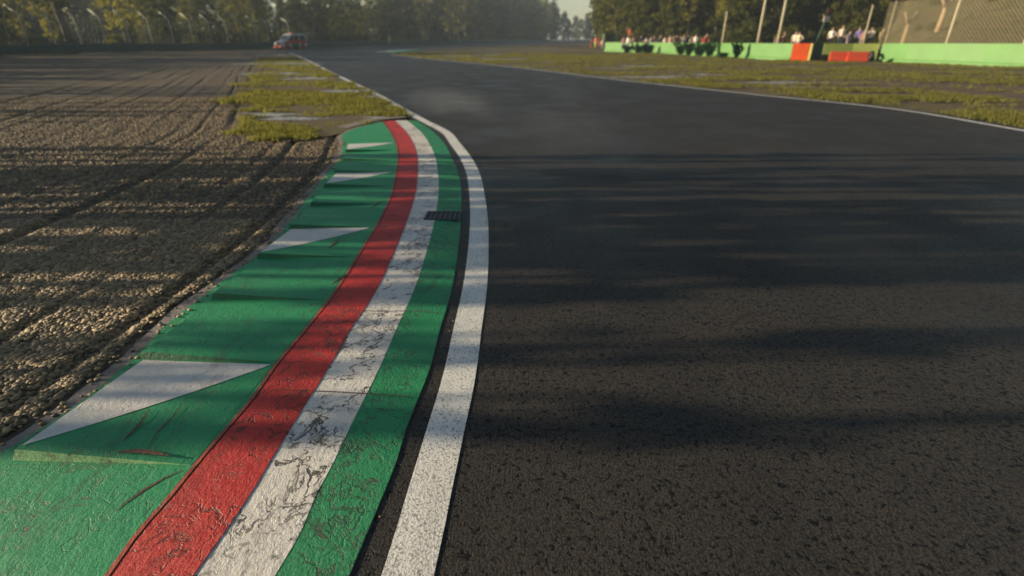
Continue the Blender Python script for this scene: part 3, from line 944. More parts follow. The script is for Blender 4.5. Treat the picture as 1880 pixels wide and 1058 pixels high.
# far marker boards and red barrier at the foot of the far rail
M_SIGNB = plain('board_black', (0.012, 0.012, 0.013), 0.5)
M_PALE = plain('pale_post', (0.33, 0.33, 0.29), 0.6)
def board(px, py, side, label):
    x, y = G(px, py)
    t = thing('marker_board', label, 'marker board', (x, y, 0), 0, 'black marker boards at the far bend')
    zc = (y * CP) / FPX
    MB().tube([(-0.9, 0, 0), (-0.9, 0, 2.3)], 0.09, 8).build('post', M_PALE, t)
    MB().box(-1.0, -1.0 + side, -0.04, 0.04, 2.1, 2.1 + side * 0.95).build('panel', M_SIGNB, t, bevel=0.01)
board(722, 83.4, 1.5, 'black square marker board on a pale post, the nearer of two at the far bend')
board(849, 80.8, 1.5, 'black square marker board on a pale post, the farther of two')
for k, (px, py) in enumerate([(900, 78.6), (910, 78.4)]):
    x, y = G(px, py)
    t = thing('water_barrier', ['left of two small red barrier blocks at the end of the far rail', 'right of two small red barrier blocks at the end of the far rail'][k], 'barrier block', (x, y, 0), 0, 'red barrier blocks at the far rail')
    MB().prism([(-0.4, 0), (0.4, 0), (0.25, 1.3), (-0.25, 1.3)], (2.0, 0, 0), (-1.0, 0, 0), (0, 1, 0), (0, 0, 1)).build('shell', plain('far_red', (0.36, 0.05, 0.04), 0.5), t, bevel=0.06)
    MB().tube([(0, 0, 1.29), (0, 0, 1.4)], 0.15, 8).build('filler_cap', plain('far_red', (0.36, 0.05, 0.04)), t)
# a red and white car far down the track
x, y = at_depth(1062, 395), 395
fc = thing('car', 'tiny red and white car far down the track in the haze', 'car', (x, y, 0), R(-100))
MB().prism([(-2.1, 0.3), (2.1, 0.3), (2.15, 0.8), (1.2, 0.95), (0.6, 1.45), (-1.2, 1.45), (-2.0, 0.95), (-2.15, 0.7)], (0, 1.8, 0), (0, -0.9, 0), (1, 0, 0), (0, 0, 1)).build('body', plain('far_car_white', (0.6, 0.55, 0.55), 0.35), fc, bevel=0.1)
MB().box(-2.2, 2.2, -0.93, 0.93, 0.3, 0.62).build('sill', plain('far_car_red', (0.5, 0.03, 0.02), 0.4), fc, bevel=0.05)

# ------------------------------------------------------------------ right-hand fence, bank, posts
M_POLE = plain('pale_pole', (0.34, 0.30, 0.20), 0.7, 0, 0.15, 2.0)
def pole(px, ptop, Y, label, name='pole', r=0.07, lean=0.0, group=None):
    x = at_depth(px, Y)
    zc = Y * CP + EYE * SP
    top = EYE + (70 - ptop) * zc / FPX
    t = thing(name, label, 'pole', (x, Y, 0), 0, group)
    MB().tube([(0, 0, 0), (lean * 0.5, 0, top * 0.5), (lean, 0, top)], [r, r * 0.9, r * 0.75], 10).build('shaft', M_POLE, t, smooth=True)
    MB().box(-r * 1.8, r * 1.8, -r * 1.8, r * 1.8, 0, 0.12).build('foot_plate', M_POLE, t, bevel=0.01)
    MB().tube([(lean - 0.02, 0, top - 0.03), (lean - 0.02, 0, top + 0.05)], r * 0.9, 8).build('cap', M_POLE, t)
    return t
pole(1386, -22, 53, 'tall pale wooden pole behind the wall, left of a pair', r=0.13)
pole(1422, -24, 52, 'tall pale wooden pole behind the wall, right of a pair', r=0.13)
pole(1322, 28, 60, 'shorter grey green pole behind the wall, left of the tall pair', r=0.10)
pole(1577, 18, 52, 'thin pale pole behind the spectators in the wall gap', r=0.08)

ff = thing('chain_link_fence', 'tall chain-link fence with pale posts on the right wall', 'fence', (0, 0, 0))
FP = [(w[0] , w[1] + 0.55, w[2]) for w in WR[:-1]]
FP = np.array([(a[0], a[1]) for a in FP])
FP = np.concatenate([FP, [[FP[-1, 0] + 2.0, FP[-1, 1] - 4.0]]])
FD = np.r_[0, np.cumsum(np.linalg.norm(np.diff(FP, axis=0), axis=1))]
def fpt(s):
    return np.array([np.interp(s, FD, FP[:, 0]), np.interp(s, FD, FP[:, 1])])
TOPZ = 4.25
cw = MB()
L = FD[-1]
zz0 = 0.95
H = TOPZ - zz0
pitch = 0.25
k = -int(H / pitch)
while k * pitch < L:
    for sgn in (1, -1):
        s0 = k * pitch if sgn > 0 else k * pitch + H
        a0, a1 = s0, s0 + sgn * H
        z0, z1 = zz0, TOPZ
        # clip to the run
        def clip(sa, za, sb, zb):
            lo, hi = 0.0, 1.0
            ds = sb - sa
            for bound, sg in ((0.0, 1), (L, -1)):
                if abs(ds) < 1e-9: continue
                tt = (bound - sa) / ds
                if (ds > 0) == (sg > 0): lo = max(lo, tt)
                else: hi = min(hi, tt)
            return lo, hi
        lo, hi = clip(a0, z0, a1, z1)
        if hi - lo > 0.02:
            q = []
            for tt in np.linspace(lo, hi, 4):
                p = fpt(a0 + (a1 - a0) * tt); q.append((p[0], p[1], z0 + (z1 - z0) * tt))
            cw.tube(q, 0.010, 3, False)
    k += 1
cw.build('wire_mesh', plain('chain_wire', (0.37, 0.325, 0.2), 0.6, 0.2), ff)
for z in np.linspace(zz0, TOPZ, 8):
    MB().tube([(*fpt(s), z) for s in np.linspace(0, L, 14)], 0.012, 4, False).build('cable', plain('fence_cable', (0.075, 0.07, 0.05), 0.6), ff)
s727 = None
for px, rr in ((1617, 0.035), (1727, 0.085), (1868, 0.11), (2040, 0.1)):
    best = min(np.linspace(0, L, 400), key=lambda s: abs(940 + FPX * fpt(s)[0] / (fpt(s)[1] * CP + EYE * SP) - px))
    p = fpt(best)
    MB().tube([(p[0], p[1] + 0.1, 0), (p[0], p[1] + 0.1, TOPZ + 0.12)], rr, 10).build('post', M_POLE, ff, smooth=True)

# raised ground for spectators and the bank behind the fence
WALLINE = np.array([(4.0, 130.0), (10.5, 95.0)] + [(a[0], a[1]) for a in WL] + [(OP[-1][0], OP[-1][1]), (GP[0][0] - 0.2, GP[0][1]), (GP[-1][0], GP[-1][1])] + [(a[0], a[1]) for a in WR])
def behind(x, y):
    """signed distance to the wall line, positive behind it"""
    best = np.full(np.shape(x), 1e9); sgn = np.ones(np.shape(x))
    for a, b in zip(WALLINE[:-1], WALLINE[1:]):
        d = b - a; L2 = d @ d
        t = np.clip(((x - a[0]) * d[0] + (y - a[1]) * d[1]) / L2, 0, 1)
        dx, dy = x - a[0] - t * d[0], y - a[1] - t * d[1]
        r = np.hypot(dx, dy)
        s_ = np.where(d[0] * dy - d[1] * dx > 0, 1.0, -1.0)
        m = r < best - 1e-9
        best = np.where(m, r, best); sgn = np.where(m, s_, sgn)
    return best * sgn
def terrain_z(x, y):
    d = behind(x, y)
    base = np.clip((d - 0.45) / 0.8, 0, 1) * np.interp(y, [40, 52, 75, 95], [0.85, 0.72, 0.32, 0.15])
    rise = np.clip((d - 1.6) / 9.0, 0, 1)
    edge = np.clip((x - (y * 0.645 + 0.2)) / 1.2, 0, 1)
    hb = 4.9 * rise * edge
    step = 0.25 * np.abs(np.sin(hb * 4.2))
    z = base + hb + np.where(hb > 0.2, step, 0) + 0.12 * (fbm(x * 0.7, y * 0.7, 8) - 0.5)
    return np.where(d < 0.3, -0.12, z)
ty_ = np.linspace(26, 130, 150)
tx_ = np.linspace(4, 90, 190)
YT, XT = np.meshgrid(ty_, tx_, indexing='ij')
ZT = terrain_z(XT, YT)
def mat_bank():
    t = NT('bank_turf')
    c = t.coord()
    n1 = t.noise(t.scale(c, (0.8, 0.8, 3.0)), 0.5, 6, 0.65)
    n2 = t.noise(c, 5, 5, 0.7)
    soil = t.mix(n2, (0.052, 0.040, 0.024), (0.10, 0.076, 0.042))
    green = t.mix(n2, (0.038, 0.038, 0.014), (0.085, 0.08, 0.026))
    return t.done(t.principled(t.mix(t.ramp(n1, 0.42, 0.58), green, soil), 0.9, t.bump(n2, 0.2, 0.9), 0.2))
link('grass_bank', grid_mesh('grass_bank', XT, YT, ZT, mat_bank()), kind='structure')
def tz(x, y):
    return float(terrain_z(np.array([x]), np.array([y]))[0])

# ------------------------------------------------------------------ plants
def tone_leaves(cent, crad, per, size, flat=0.0, droop=0.0):
    """leaf quads in clumps round cent (n,3) with radii crad"""
    n = len(cent)
    d = rng.normal(0, 1, (n, per, 3)); d /= np.linalg.norm(d, axis=2)[..., None] + 1e-9
    r = crad[:, None, None] * (rng.random((n, per, 1)) ** 0.5)
    off = d * r
    off[..., 2] *= 0.75
    c = (cent[:, None] + off).reshape(-1, 3)
    m = len(c)
    a = rng.normal(0, 1, (m, 3)); a[:, 2] -= droop; a /= np.linalg.norm(a, axis=1)[:, None]
    b = np.cross(a, rng.normal(0, 1, (m, 3))); b /= np.linalg.norm(b, axis=1)[:, None] + 1e-9
    s = size * (0.6 + 0.8 * rng.random(m))
    a *= s[:, None]; b *= (s * 0.5)[:, None]
    V = np.stack([c - a, c + b, c + a, c - b], 1).reshape(-1, 3)
    F = np.arange(m * 4).reshape(m, 4)
    ct = np.repeat(np.clip(rng.normal(0.5, 0.28, n), 0, 1), per)
    tone = np.repeat(np.clip(ct + rng.normal(0, 0.12, m), 0, 1), 4)
    return V, F, tone

def make_tree_meshes(name, height, crown0, radius, shape, nclump, per, leaf, crad, trunk_r, limbs, matl, matb, lean=0.0):
    """returns (trunk mesh, crown mesh): a tapered bent trunk with limbs that end in leaf clumps"""
    tb = MB()
    bend = [(random.uniform(-.25, .25) * k * 0.5 + lean * k, random.uniform(-.25, .25) * k * 0.4, height * 0.96 * k / 5) for k in range(6)]
    bend[0] = (0, 0, -0.15)
    tb.tube(bend, [trunk_r * (1 - 0.15 * k) * (1.25 if k == 0 else 1) for k in range(6)], 9)
    tp = np.array(bend)
    cents, rads = [], []
    for k in range(limbs):
        f = crown0 / height + (0.98 - crown0 / height) * (k + 0.5) / limbs
        z = f * height * 0.96
        p = np.array([np.interp(z, tp[:, 2], tp[:, 0]), np.interp(z, tp[:, 2], tp[:, 1]), z])
        q = (f - crown0 / height) / (1 - crown0 / height)
        if shape == 'round': rr = radius * (0.35 + 1.3 * math.sin(math.pi * min(1, 0.12 + q * 0.9)) * 0.62)
        elif shape == 'cone': rr = radius * (1.05 - q)
        else: rr = radius * (0.75 + 0.35 * math.sin(math.pi * q)) * (1 - q * 0.45)
        rr *= random.uniform(0.6, 1.25)
        a = k * 2.4 + random.uniform(-.5, .5)
        up = 0.25 if shape != 'column' else 1.2
        e = p + np.array([math.cos(a) * rr, math.sin(a) * rr, rr * up * random.uniform(0.3, 1.0) - (0.25 * rr if shape == 'cone' else 0)])
        mid = (p + e) / 2 + np.array([0, 0, 0.12 * rr])
        tb.tube([p, mid, e], [trunk_r * 0.35 * (1.1 - f), trunk_r * 0.22 * (1.1 - f), 0.015], 5, False)
        for j in range(nclump):
            s = random.uniform(0.3, 1.12)
            c = p * (1 - s) + e * s + rng.normal(0, 0.28 * crad + 0.12 * rr, 3)
            cents.append(c); rads.append(crad * random.uniform(0.55, 1.3))
    V, F, T = tone_leaves(np.array(cents), np.array(rads), per, leaf, droop=0.4)
    return tb.mesh(name + '_trunk', matb, 0, True), np_mesh(name + '_crown', V, F, matl, False, T)

ML_OLIVE = mat_leaf('leaf_olive', (0.030, 0.038, 0.010), (0.17, 0.165, 0.036), 0.5)
ML_YELLOW = mat_leaf('leaf_yellow_green', (0.050, 0.055, 0.012), (0.27, 0.25, 0.046), 0.55)
ML_DARK = mat_leaf('leaf_dark', (0.018, 0.025, 0.011), (0.11, 0.118, 0.034), 0.42)
MB_DARK = mat_bark('bark_dark', (0.04, 0.032, 0.024), (0.085, 0.07, 0.05))
MB_PALE = mat_bark('bark_pale', (0.13, 0.105, 0.07), (0.24, 0.20, 0.13))
PROTO = {
    'broad': [make_tree_meshes('broad', 15, 1.8, 3.4, 'round', 7, 26, 0.26, 0.85, 0.24, 24, ML_OLIVE, MB_DARK) for _ in range(2)],
    'open': [make_tree_meshes('open', 17, 3.4, 3.0, 'round', 6, 26, 0.25, 0.8, 0.20, 24, ML_YELLOW, MB_PALE) for _ in range(2)],
    'poplar': [make_tree_meshes('poplar', 19, 1.2, 1.7, 'column', 6, 24, 0.24, 0.75, 0.2, 30, m, MB_DARK) for m in (ML_YELLOW, ML_OLIVE)],
    'dark': [make_tree_meshes('dark', 18, 1.0, 3.0, 'round', 8, 28, 0.27, 0.95, 0.26, 28, ML_DARK, MB_DARK) for _ in range(2)],
    'cone': [make_tree_meshes('cone', 20, 1.0, 3.6, 'cone', 5, 26, 0.34, 0.8, 0.22, 40, ML_DARK, MB_DARK)],
}
def plant_tree(kind, x, y, sc, label, group, cat='tree', z=None, zs=1.0):
    tm, cm = random.choice(PROTO[kind])
    t = thing('tree', label, cat, (x, y, tz(x, y) if z is None else z), random.uniform(0, 6.28), group)
    t.scale = (sc, sc, sc * zs)
    link('trunk', tm, t); link('crown', cm, t)
    return t

def bush_mesh(name, r, h, n, per, leaf, mat):
    c = rng.normal(0, 1, (n, 3)); c /= np.linalg.norm(c, axis=1)[:, None]
    c *= (0.35 + 0.65 * rng.random((n, 1)))
    c[:, 2] = np.abs(c[:, 2])
    c = c * np.array([r, r, h]) + np.array([0, 0, h * 0.12])
    V, F, T = tone_leaves(c, np.full(n, 0.35 * r), per, leaf)
    V[:, 2] = np.maximum(V[:, 2], -0.05)
    st = MB()
    for k in range(6):
        a = k * 1.05
        st.tube([(0, 0, -0.05), (math.cos(a) * r * 0.3, math.sin(a) * r * 0.3, h * 0.5), (math.cos(a) * r * 0.6, math.sin(a) * r * 0.6, h * 0.9)], [0.05, 0.035, 0.012], 5, False)
    return st.mesh(name + '_stem', MB_DARK, 0, True), np_mesh(name + '_leaf', V, F, mat, False, T)
BUSH = {'olive': bush_mesh('olive', 1.9, 2.4, 60, 26, 0.17, ML_OLIVE), 'yellow': bush_mesh('yellow', 1.8, 2.0, 60, 26, 0.17, ML_YELLOW), 'dark': bush_mesh('dark', 2.0, 2.6, 60, 26, 0.18, ML_DARK)}
def plant_bush(kind, x, y, sc, label, group, z=None):
    st, lf = BUSH[kind]
    t = thing('bush', label, 'bush', (x, y, tz(x, y) if z is None else z), random.uniform(0, 6.28), group)
    t.scale = (sc, sc, sc * random.uniform(0.8, 1.25))
    link('stem', st, t); link('foliage', lf, t)

# left wood: rows behind the catch fence
WP = resample([(-56, 44), (-57.5, 58), (-56, 70), (-52, 82), (-47, 95), (-43.5, 110), (-38, 150), (-27, 192), (-12, 245), (4, 300), (34, 400)], 1.0)
for row, off in enumerate((3.5, 11, 46)):
    path = offset_path(WP, -off)
    i = random.randint(0, 3)
    while i < len(path):
        x, y = path[i]
        x += random.uniform(-1.4, 1.4); y += random.uniform(-1.5, 1.5)
        far = y > 150
        px = 940 + FPX * x / (y * CP + EYE * SP)
        clear = 96 < px < 205 and y < 125
        skip = (clear and row == 1) or (px > 1047) or (row == 2 and y > 150)
        if not skip:
            kind = random.choices(['broad', 'open', 'poplar', 'dark'], [2, 2, 3, 3] if row < 2 else [2, 0.5, 1, 4])[0]
            if clear and row == 0: kind = 'open'
            sc = random.uniform(0.62, 0.8) if y < 120 else random.uniform(0.85, 1.1)
            if y > 200: sc = random.uniform(1.15, 1.45)
            if far:
                lab, grp = 'hazy tree in the far wood beyond the bend', 'trees in the far wood beyond the bend'
            elif row < 2:
                lab, grp = {'broad': ('olive green leafy tree at the front edge of the left wood', 'olive trees at the edge of the left wood'),
                            'open': ('yellow green tree with a pale trunk at the edge of the left wood', 'pale trunked trees at the edge of the left wood'),
                            'poplar': ('narrow upright tree at the edge of the left wood', 'narrow trees at the edge of the left wood'),
                            'dark': ('dark dense tree at the edge of the left wood', 'dark trees at the edge of the left wood')}[kind]
            else:
                lab, grp = 'dark tree deeper inside the left wood', 'trees deep in the left wood'
            plant_tree(kind, x, y, sc, lab, grp, z=0)
        i += (random.randint(6, 9) if row < 2 else random.randint(4, 6)) if not far else random.randint(6, 10)
for row, off in ((0, 30), (1, 56), (2, 62)):
    path = offset_path(WP, -off)
    for i in range(0, len(path), 3):
        x, y = path[i]
        px = 940 + FPX * x / (y * CP + EYE * SP)
        if y > (260 if row == 0 else 330) or y < 40 or (row == 0 and (80 < px < 230 or i % 4)): continue
        if row == 2:
            if i % 2: plant_tree('dark', x, y, random.uniform(0.7, 0.9), 'dark tree deeper inside the left wood', 'trees deep in the left wood', z=0)
        else:
            plant_bush('dark', x + random.uniform(-1, 1), y, random.uniform(1.1, 1.7), 'dark bush deep inside the left wood', 'bushes deep in the left wood', z=0)
hp = offset_path(WP, -12)
for i in range(0, len(hp), 4):
    x, y = hp[i]
    if y > 130:
        plant_bush('dark', x, y + random.uniform(-1, 1), random.uniform(1.2, 1.8), 'dark bush at the foot of the far wood beyond the bend', 'bushes at the foot of the far wood', z=0)
for i in range(0, len(WP), 4):
    x, y = offset_path(WP, -random.uniform(0.8, 3.0))[i]
    if y > 330: break
    px = 940 + FPX * x / (y * CP + EYE * SP)
    if 90 < px < 210: continue
    k = random.choice(['olive', 'yellow', 'olive', 'dark'])
    plant_bush(k, x, y, random.uniform(0.5, 1.0), {'olive': 'olive bush in the undergrowth behind the catch fence', 'yellow': 'yellow green bush in the undergrowth behind the catch fence', 'dark': 'dark bush in the undergrowth behind the catch fence'}[k], k + ' undergrowth bushes behind the catch fence', z=0)
# the thick dark trunk in front of the bright clearing
tm = MB().tube([(0, 0, -0.1), (-0.15, 0, 2.5), (-0.5, 0.1, 6), (-0.7, 0, 11)], [0.5, 0.42, 0.36, 0.2], 10).mesh('trunk', MB_DARK, 0, True)
xx, yy = at_depth(137, 70), 70
tr = thing('tree', 'thick dark leaning trunk in front of the bright clearing behind the left fence', 'tree', (xx, yy, 0))
link('trunk', tm, tr)
o = link('crown', PROTO['dark'][0][1], tr); o.scale = (0.8, 0.8, 0.75); o.location = (-0.5, 0, 4.2)
blob('clearing', at_depth(150, 92) - 6, 96, 14, 9, -0.03, mat_soil('clearing_painted_sun', (0.30, 0.28, 0.22), (0.42, 0.40, 0.33)), 8, kind='structure')  # ground made pale in place of sun reaching the clearing

# far trees closing the gap down the track
for px, ptop, yy, k in [(1044, 34, 430, 'dark'), (1055, 27, 440, 'dark'), (1064, 33, 420, 'broad'), (1075, 26, 450, 'dark'), (1089, 9, 420, 'cone'), (1082, 30, 400, 'broad'), (1099, 18, 400, 'cone'), (1108, 12, 380, 'dark'), (1116, 2, 350, 'dark'), (1036, 20, 400, 'dark')]:
    zc = yy * CP + EYE * SP
    h = (EYE + (70 - ptop) * zc / FPX) * 0.9
    base = {'dark': 18.5, 'broad': 15.5, 'cone': 20.5}[k]
    plant_tree(k, at_depth(px, yy), yy, h / base, 'pointed conifer closing the gap at the far end of the track' if k == 'cone' else 'round hazy tree closing the gap at the far end of the track',
               'conifers at the end of the track' if k == 'cone' else 'round trees at the end of the track', z=0)

# right wood behind the spectators
n = 0
for px in np.arange(1108, 1660, 9.0):
    for row in range(3):
        q = px + random.uniform(-9, 9)
        base_y = np.interp(q, [1105, 1200, 1340, 1500, 1660], [112, 100, 86, 80, 72])
        y = base_y + row * 11 + random.uniform(-4, 4)
        x = at_depth(q, y)
        if row == 0 and random.random() < 0.35: continue
        kind = random.choices(['broad', 'open', 'dark', 'poplar'], [3, 3, 1.5, 0.8] if row < 2 else [1, 0.5, 4, 0.5])[0]
        lab, grp = {'broad': ('olive green leafy tree in the wood behind the spectators', 'olive trees behind the spectators'),
                    'open': ('yellow green tree with bare pale trunk in the wood behind the spectators', 'pale trunked trees behind the spectators'),
                    'poplar': ('narrow upright tree in the wood behind the spectators', 'narrow trees behind the spectators'),
                    'dark': ('dark tree in the wood behind the spectators', 'dark trees behind the spectators')}[kind]
        plant_tree(kind, x, y, random.uniform(0.85, 1.15), lab, grp, z=min(0.8, tz(x, y)))
for px in np.arange(1640, 1990, 16.0):
    y = random.uniform(58, 68); x = at_depth(px, y)
    zb = tz(x, y)
    plant_tree(random.choice(['broad', 'dark']), x, y, random.uniform(0.7, 0.9), 'leafy tree on top of the bank behind the chain-link fence', 'trees on top of the bank', z=zb)
for q, y in [(1668, 50.5), (1684, 53), (1693, 49), (1768, 50), (1783, 48), (1822, 47), (1838, 50), (1850, 46.5), (1742, 53)]:
    plant_bush('dark', at_depth(q, y), y, random.uniform(0.16, 0.3), 'small dark shrub on the bank behind the chain-link fence', 'small shrubs on the bank')
for q, y in [(1300,80),(1318,78),(1345,76),(1362,74),(1440,70),(1475,72),(1500,70),(1540,68),(1595,66),(1240,92),(1270,88),(1205,96),(1160,104)]:
    x = at_depth(q, y)
    k = random.choice(['olive', 'dark', 'yellow'])
    plant_bush(k, x, y, random.uniform(0.7, 1.1), {'olive': 'olive bush under the trees behind the spectators', 'yellow': 'yellow green bush under the trees behind the spectators', 'dark': 'dark bush under the trees behind the spectators'}[k], k + ' bushes behind the spectators')

# added dark plants standing in for shadows on the light green wall
ML_SHADOW_PLANT = mat_leaf('leaf_shadow_plant', (0.008, 0.040, 0.017), (0.022, 0.085, 0.033), 0.1)
def shadow_plant(px, py, w, h, label, v=False):
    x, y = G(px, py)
    t = thing('shadow_plant', label, 'plant', (x, y - 0.25, -0.04), 0, 'plants added as shadows on the light green wall')
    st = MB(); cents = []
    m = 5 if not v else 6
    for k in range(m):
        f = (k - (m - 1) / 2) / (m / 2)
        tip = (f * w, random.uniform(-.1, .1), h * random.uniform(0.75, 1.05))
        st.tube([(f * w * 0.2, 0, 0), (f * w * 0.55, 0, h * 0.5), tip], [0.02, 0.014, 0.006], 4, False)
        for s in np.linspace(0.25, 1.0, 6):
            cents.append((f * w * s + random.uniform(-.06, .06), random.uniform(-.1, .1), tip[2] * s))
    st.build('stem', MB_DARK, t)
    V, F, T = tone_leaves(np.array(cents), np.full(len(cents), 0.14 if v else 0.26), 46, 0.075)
    link('foliage', np_mesh('foliage', V, F, ML_SHADOW_PLANT, False, T), t)
shadow_plant(1150, 96.4, 0.7, 0.8, 'thin dark plant added as wall shadow, leftmost of the row')
shadow_plant(1172, 97.3, 1.1, 1.0, 'bushy dark plant added as wall shadow, second from the left')
shadow_plant(1187, 98, 0.9, 0.9, 'dark plant added as wall shadow, third from the left')
shadow_plant(1248, 101.0, 1.0, 1.25, 'tall dark plant added as wall shadow, left of the bright gap')
shadow_plant(1263, 101.8, 0.6, 1.1, 'narrow dark plant added as wall shadow, beside the bright gap')
shadow_plant(1283, 103, 1.0, 1.2, 'broad dark plant added as wall shadow, right of the bright gap')
shadow_plant(1300, 104, 0.8, 1.15, 'dark plant added as wall shadow, right end of the thicket')
shadow_plant(1349, 107, 0.6, 1.25, 'forked sapling added as wall shadow, spreading like a letter V', True)
shadow_plant(1325, 106, 0.3, 0.35, 'small low plant added as wall shadow, left of the forked sapling')

# bare forked trunks on the bank
M_DEAD = mat_bark('dead_wood', (0.26, 0.18, 0.11), (0.42, 0.30, 0.19))
def snag(px, Y, h, label, rot, zoff=0.0):
    x = at_depth(px, Y)
    t = thing('bare_trunk', label, 'tree trunk', (x, Y, tz(x, Y) - 0.1), 0)
    MB().tube([(0, 0, 0), (0.06, 0, h * 0.35), (0.05, 0, h * 0.7)], [0.22, 0.19, 0.16], 9).build('trunk', M_DEAD, t, smooth=True)
    MB().tube([(0.05, 0, h * 0.66), (-0.25 * rot, 0, h * 0.85), (-0.5 * rot, 0, h)], [0.14, 0.11, 0.06], 7).build('limb', M_DEAD, t, smooth=True)
    MB().tube([(0.05, 0, h * 0.66), (0.22 * rot, 0, h * 0.84), (0.42 * rot, 0, h * 1.02)], [0.13, 0.1, 0.06], 7).build('limb', M_DEAD, t, smooth=True)
snag(1647, 46.5, 2.9, 'bare pale forked trunk standing behind the left end of the chain-link fence', 1)
snag(1704, 47.5, 2.6, 'bare pale trunk forked like a letter Y on the bank behind the fence', 1)

# ------------------------------------------------------------------ signal panel, hut
x, Y = at_depth(1497, 51.5), 51.5
sg = thing('signal_panel', 'dark red signal lamp over a pale grey box on a leaning dark post', 'signal light', (x, Y, 0))
zc = Y * CP + EYE * SP
zt = EYE + (70 - 40) * zc / FPX
MB().tube([(-0.5, 0, 0), (-0.3, 0, 1.2), (0.12, 0, zt)], 0.075, 10).build('post', M_WALLD, sg)
MB().box(-0.12, 0.42, -0.12, 0.02, zt - 0.2, zt + 0.25).build('control_box', plain('grey_box', (0.36, 0.33, 0.29), 0.6), sg, bevel=0.015)
lp = MB().box(0.06, 0.46, -0.1, 0.08, zt + 0.34, zt + 0.92).build('lamp_panel', M_BLACK, sg, bevel=0.02)
MB().tube([(0.26, -0.14, zt + 0.63), (0.26, -0.1, zt + 0.63)], 0.15, 14).build('lens', plain('dark_red_lens', (0.16, 0.008, 0.01), 0.2), lp)
x, Y = at_depth(1116, 96), 96
hut = thing('marshal_hut', 'dark green marshals hut with a sloping awning at the end of the light green wall', 'hut', (x, Y, 0), R(8))
MB().box(-0.9, 0.9, -0.6, 0.9, 0, 2.5).build('wall', plain('hut_green', (0.055, 0.075, 0.022), 0.7), hut, bevel=0.02)
MB().prism([(-1.35, 2.45), (1.0, 2.75), (1.0, 2.85), (-1.35, 2.55)], (0, 1.9, 0), (0, -0.9, 0), (1, 0, 0), (0, 0, 1)).build('roof', plain('hut_roof', (0.02, 0.022, 0.016), 0.7), hut)
MB().box(-0.6, 0.3, -0.625, -0.6, 1.2, 2.1).build('window', plain('dark_glass', (0.02, 0.025, 0.03), 0.1), hut)
x, Y = at_depth(1086.5, 93), 93
lt = thing('flag_lamp', 'round white lamp on a thin dark post beside the marshals', 'lamp', (x, Y, 0))
MB().tube([(0, 0, 0), (0, 0, 2.5)], 0.035, 8).build('post', M_BLACK, lt)
MB().tube([(0, -0.08, 2.65), (0, 0.06, 2.65)], 0.24, 16).build('lamp_head', plain('white_lamp', (0.62, 0.58, 0.48), 0.4), lt, bevel=0.02)

# ------------------------------------------------------------------ people
def skin_body(name, joints, edges):
    me = bpy.data.meshes.new(name)
    names = list(joints)
    me.from_pydata([joints[k][:3] for k in names], [], []) if False else None
    idx = {k: i for i, k in enumerate(names)}
    me = bpy.data.meshes.new(name)
    me.from_pydata([joints[k][0] for k in names], [(idx[a], idx[b]) for a, b in edges], [])
    ob = bpy.data.objects.new(name, me)
    COL.objects.link(ob)
    ob.modifiers.new('Skin', 'SKIN')
    sv = me.skin_vertices[0].data
    for k in names:
        r = joints[k][1]
        sv[idx[k]].radius = r if hasattr(r, '__len__') else (r, r)
        sv[idx[k]].use_root = (k == 'pelvis')
    ob.modifiers.new('Sub', 'SUBSURF').levels = 1
    dg = bpy.context.evaluated_depsgraph_get()
    dg.update()
    ev = ob.evaluated_get(dg)
    out = bpy.data.meshes.new_from_object(ev)
    out.name = name
    bpy.data.objects.remove(ob)
    for p in out.polygons:
        p.use_smooth = True
    return out

